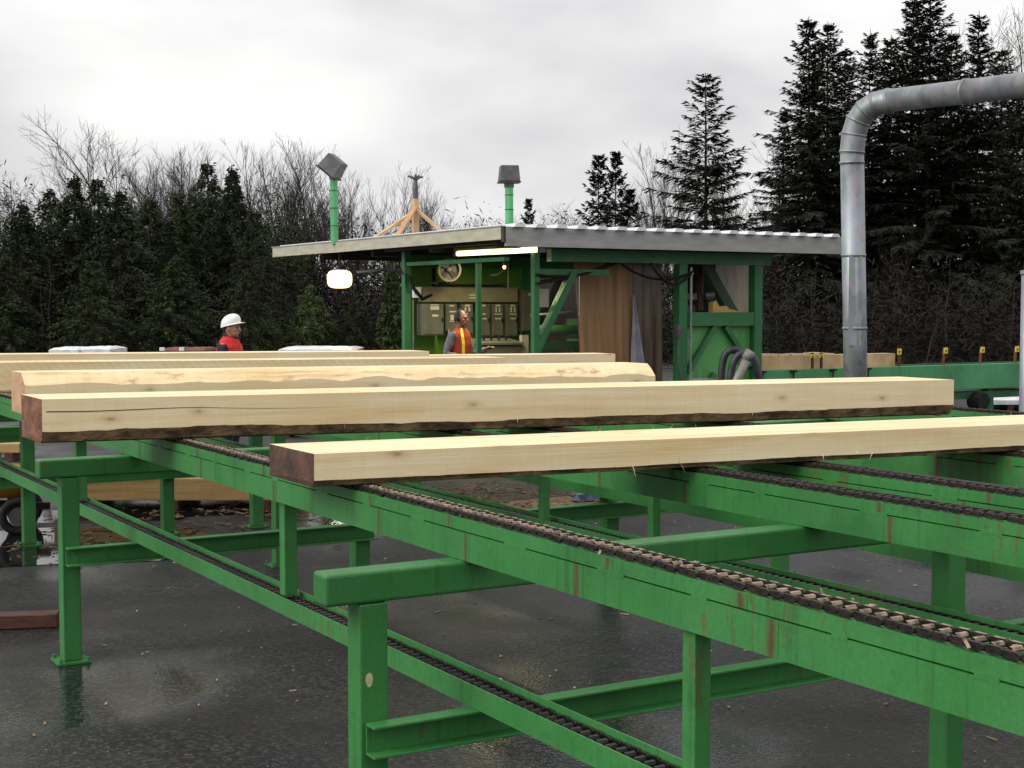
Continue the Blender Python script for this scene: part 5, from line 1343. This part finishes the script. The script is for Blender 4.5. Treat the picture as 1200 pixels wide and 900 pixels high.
plant('ivy_covered_tree', IVY, 0, 459, 302, 46, 'ivy-covered slim tree just left of the shed post', 'tree', None, 1.0)
bi = 0
for px, yt, Y, w, v, lab in (
    (8, 205, 62, 1, 1, 'bare tree behind the cedars at the far left edge'),
    (60, 200, 63, 1, 2, 'bare tree behind the pointed cedars at left'),
    (160, 140, 56, 1.15, 4, 'large bare tree with widely spreading fine branches above the left cedars'),
    (205, 170, 62, 1, 1, 'bare tree just right of the widely spreading one'),
    (232, 178, 66, 1, 3, 'bare tree behind the olive cedars, to their left'),
    (258, 160, 64, 1, 2, 'bare tree rising between the two olive cedar tops'),
    (304, 158, 60, 1, 1, 'tall bare tree right of the olive cedars, left of the roof end'),
    (330, 175, 64, 1, 3, 'slender bare tree above the left end of the shed roof'),
    (352, 163, 61, 1, 2, 'bare tree just left of the tilted flood lamp'),
    (374, 158, 66, 1, 1, 'bare tree directly behind the tilted flood lamp'),
    (408, 200, 64, 1, 3, 'bare tree just right of the tilted flood lamp'),
    (432, 195, 60, 1, 2, 'bare tree halfway between tilted flood lamp and wooden mast'),
    (460, 192, 63, 1, 1, 'bare tree behind the left brace of the wooden mast'),
    (478, 215, 66, 1, 3, 'bare tree right behind the wooden mast'),
    (515, 198, 60, .8, 3, 'lone slim bare tree right of the wooden mast'),
    (545, 250, 70, 1.2, 0, 'low bare tree crown between the mast and the right flood lamp'),
    (575, 252, 72, 1.2, 4, 'low bare tree crown just left of the right flood lamp'),
    (655, 238, 70, 1, 4, 'low bare tree right of the small fir above the roof'),
    (680, 232, 68, .9, 0, 'low bare tree left of the twin small firs'),
    (752, 208, 62, .9, 2, 'bare tree between the twin small firs and the spreading fir'),
    (772, 225, 66, .9, 0, 'bare tree close at the left of the spreading fir'),
    (872, 215, 60, .9, 0, 'tangled bare tree between the spreading fir and the tall dark firs'),
    (892, 250, 58, 1, 4, 'brown bare tree at the foot of the tall dark firs, left side'),
    (1120, 2, 64, .9, 4, 'tall bare tree showing its twigs between the tallest fir tops'),
    (1168, 22, 62, .9, 0, 'tall bare tree leaning over the horizontal pipe run at right edge'),
    (1215, 40, 66, .9, 1, 'bare tree half outside the right edge of the picture'),
    (1048, 250, 58, .9, 2, 'thin bare tree just right of the galvanised riser')):
    plant('bare_tree', BARE, v, px, yt, Y, lab, 'bare tree', 'leafless trees along the skyline', w, bi); bi += 1
for px, yt, Y, w, v, lab in (
    (827, 88, 60, 1.0, 0, 'spreading fir with open tiers standing apart above the shed roof'),
    (948, 24, 60, .95, 1, 'tall dark fir, leftmost of the dense group behind the galvanised pipe'),
    (968, 30, 64, .95, 3, 'tall dark fir close behind the leftmost fir of the dense group'),
    (1014, 38, 62, .8, 2, 'narrow dark fir rising above the bend of the galvanised pipe'),
    (1062, 0, 63, .95, 1, 'very tall dark fir just right of the pipe bend, left of a pair'),
    (1086, -12, 60, 1.0, 3, 'very tall dark fir above the horizontal pipe run, tallest of all'),
    (985, 60, 68, 1.0, 3, 'dark fir filling the gap behind the bend of the galvanised pipe'),
    (1035, 45, 69, 1.0, 1, 'dark fir in the second row, between the narrow fir and the very tall ones'),
    (1112, 40, 68, 1.0, 1, 'dark fir in the second row under the horizontal pipe run'),
    (1168, 60, 68, 1.0, 3, 'dark fir in the second row near the right edge'),
    (915, 130, 66, .9, 2, 'shorter dark fir at the left foot of the dense group'),
    (1140, 18, 61, .9, 2, 'tall dark fir above the pipe run, right of the tallest'),
    (1190, 95, 59, 1.0, 1, 'dark fir at the right edge, its top behind the pipe run'),
    (1230, 60, 63, 1.0, 3, 'dark fir mostly outside the right edge of the picture'),
    (700, 186, 60, .75, 4, 'small fir of the twin pair above the roof, left one'),
    (720, 182, 62, .65, 4, 'small fir of the twin pair above the roof, right one'),
    (738, 225, 61, .8, 4, 'short fir close at the right of the twin pair'),
    (620, 236, 66, .6, 4, 'tiny fir right of the upright flood lamp'),
    (905, 372, 47, .9, 4, 'young fir right of the shed at the forest edge'),
    (1065, 385, 47, .9, 4, 'young fir behind the yellow-tagged stakes'),
    (1152, 380, 47.5, 1.0, 4, 'young fir behind the stakes, farther right')):
    plant('fir_tree', FIRS, v, px, yt, Y, lab, 'fir', 'firs behind the yard', w)
# far wood: one mass of brush, stems and low growth closing the forest edge
def mass(name, x0, x1, y0, y1, hmin, hmax, n, label, leaf, nst, seed, hfun=None):
    r = random.Random(seed); T = Raw()
    for k in range(nst):
        x, y = r.uniform(x0, x1), r.uniform(y0, y1); h = r.uniform(hmin, hmax)*(hfun(x) if hfun else 1)*1.05; P = [Vector((x, y, 0))]
        for i in range(4): P.append(P[-1]+Vector((r.gauss(0, .06), r.gauss(0, .06), h/4)))
        T.limb(P, [.04, .032, .022, .012, .004], 4, 1)
    for k in range(n):
        x, y = r.uniform(x0, x1), r.uniform(y0, y1); h = (hmin+(hmax-hmin)*r.random()**1.6)*(hfun(x) if hfun else 1)*(1+.45*noise.noise(Vector((x*.45, y*.3, seed)))); b = Vector((x, y, h*r.random()**.8))
        T.spray(b, Vector((r.uniform(-1, 1), r.uniform(-1, 1), r.uniform(-.4, 1))).normalized(), r.uniform(.12, .40), r.uniform(.012, .034), Vector((r.uniform(-1, 1), r.uniform(-1, 1), r.uniform(-1, 1))).normalized())
    o = bpy.data.objects.new(name, rawmesh(name, T.V, T.F, T.MI, [leaf, TWIG])); C.objects.link(o)
    tag(o, label, 'woodland', None, 'stuff'); return o
mass('undergrowth', -30, 32, 47.5, 58, .6, 3.6, 140000, 'brown tangled undergrowth along the forest edge', BRUSHLEAF, 300, 61)
mass('far_woodland', -45, 50, 66, 82, 2.0, 5.0, 70000, 'dark woodland closing the view behind the yard', CEDARLEAF, 260, 62)
mass('far_woodland', -30, -8, 54.5, 60, 2.5, 6.4, 150000, 'dark woodland standing behind the left tree wall', CEDARLEAF, 140, 63)
mass('far_woodland', 11, 30, 64, 72, 2.0, 6.0, 80000, 'dark woodland behind the tall firs at right', CEDARLEAF, 200, 64)

mass('undergrowth', -16, 4, 59, 66, 2.0, 5.5, 70000, 'tall brown thicket behind the lit flood lamp', BRUSHLEAF, 160, 65)
# the leafless wood behind: far trunks and twigs that read as one mass
r = random.Random(77); T = Raw()
for k in range(44):
    cr, tk, h0 = BARE[r.choice((1, 3, 1, 3, 2))]; x = r.uniform(-21, 8.5) if k < 38 else r.uniform(8, 26); y = r.uniform(69, 84)
    top = (9.9 if x < -9.5 else 7.4 if x < -4 else 6.0)*r.uniform(.7, 1.08) if k < 38 else r.uniform(8, 13); s_ = top/h0; a = r.uniform(0, 6.28); ca, sa = math.cos(a)*s_, math.sin(a)*s_
    for me in (cr, tk):
        o_ = len(T.V); T.V += [Vector((x+v.co.x*ca-v.co.y*sa, y+v.co.x*sa+v.co.y*ca, v.co.z*s_)) for v in me.vertices]; T.F += [tuple(i+o_ for i in p.vertices) for p in me.polygons]
o = bpy.data.objects.new('bare_wood', rawmesh('bare_wood', T.V, T.F, None, [TWIG])); C.objects.link(o)
tag(o, 'grey brown leafless wood far behind the cedars and the shed', 'woodland', None, 'stuff')
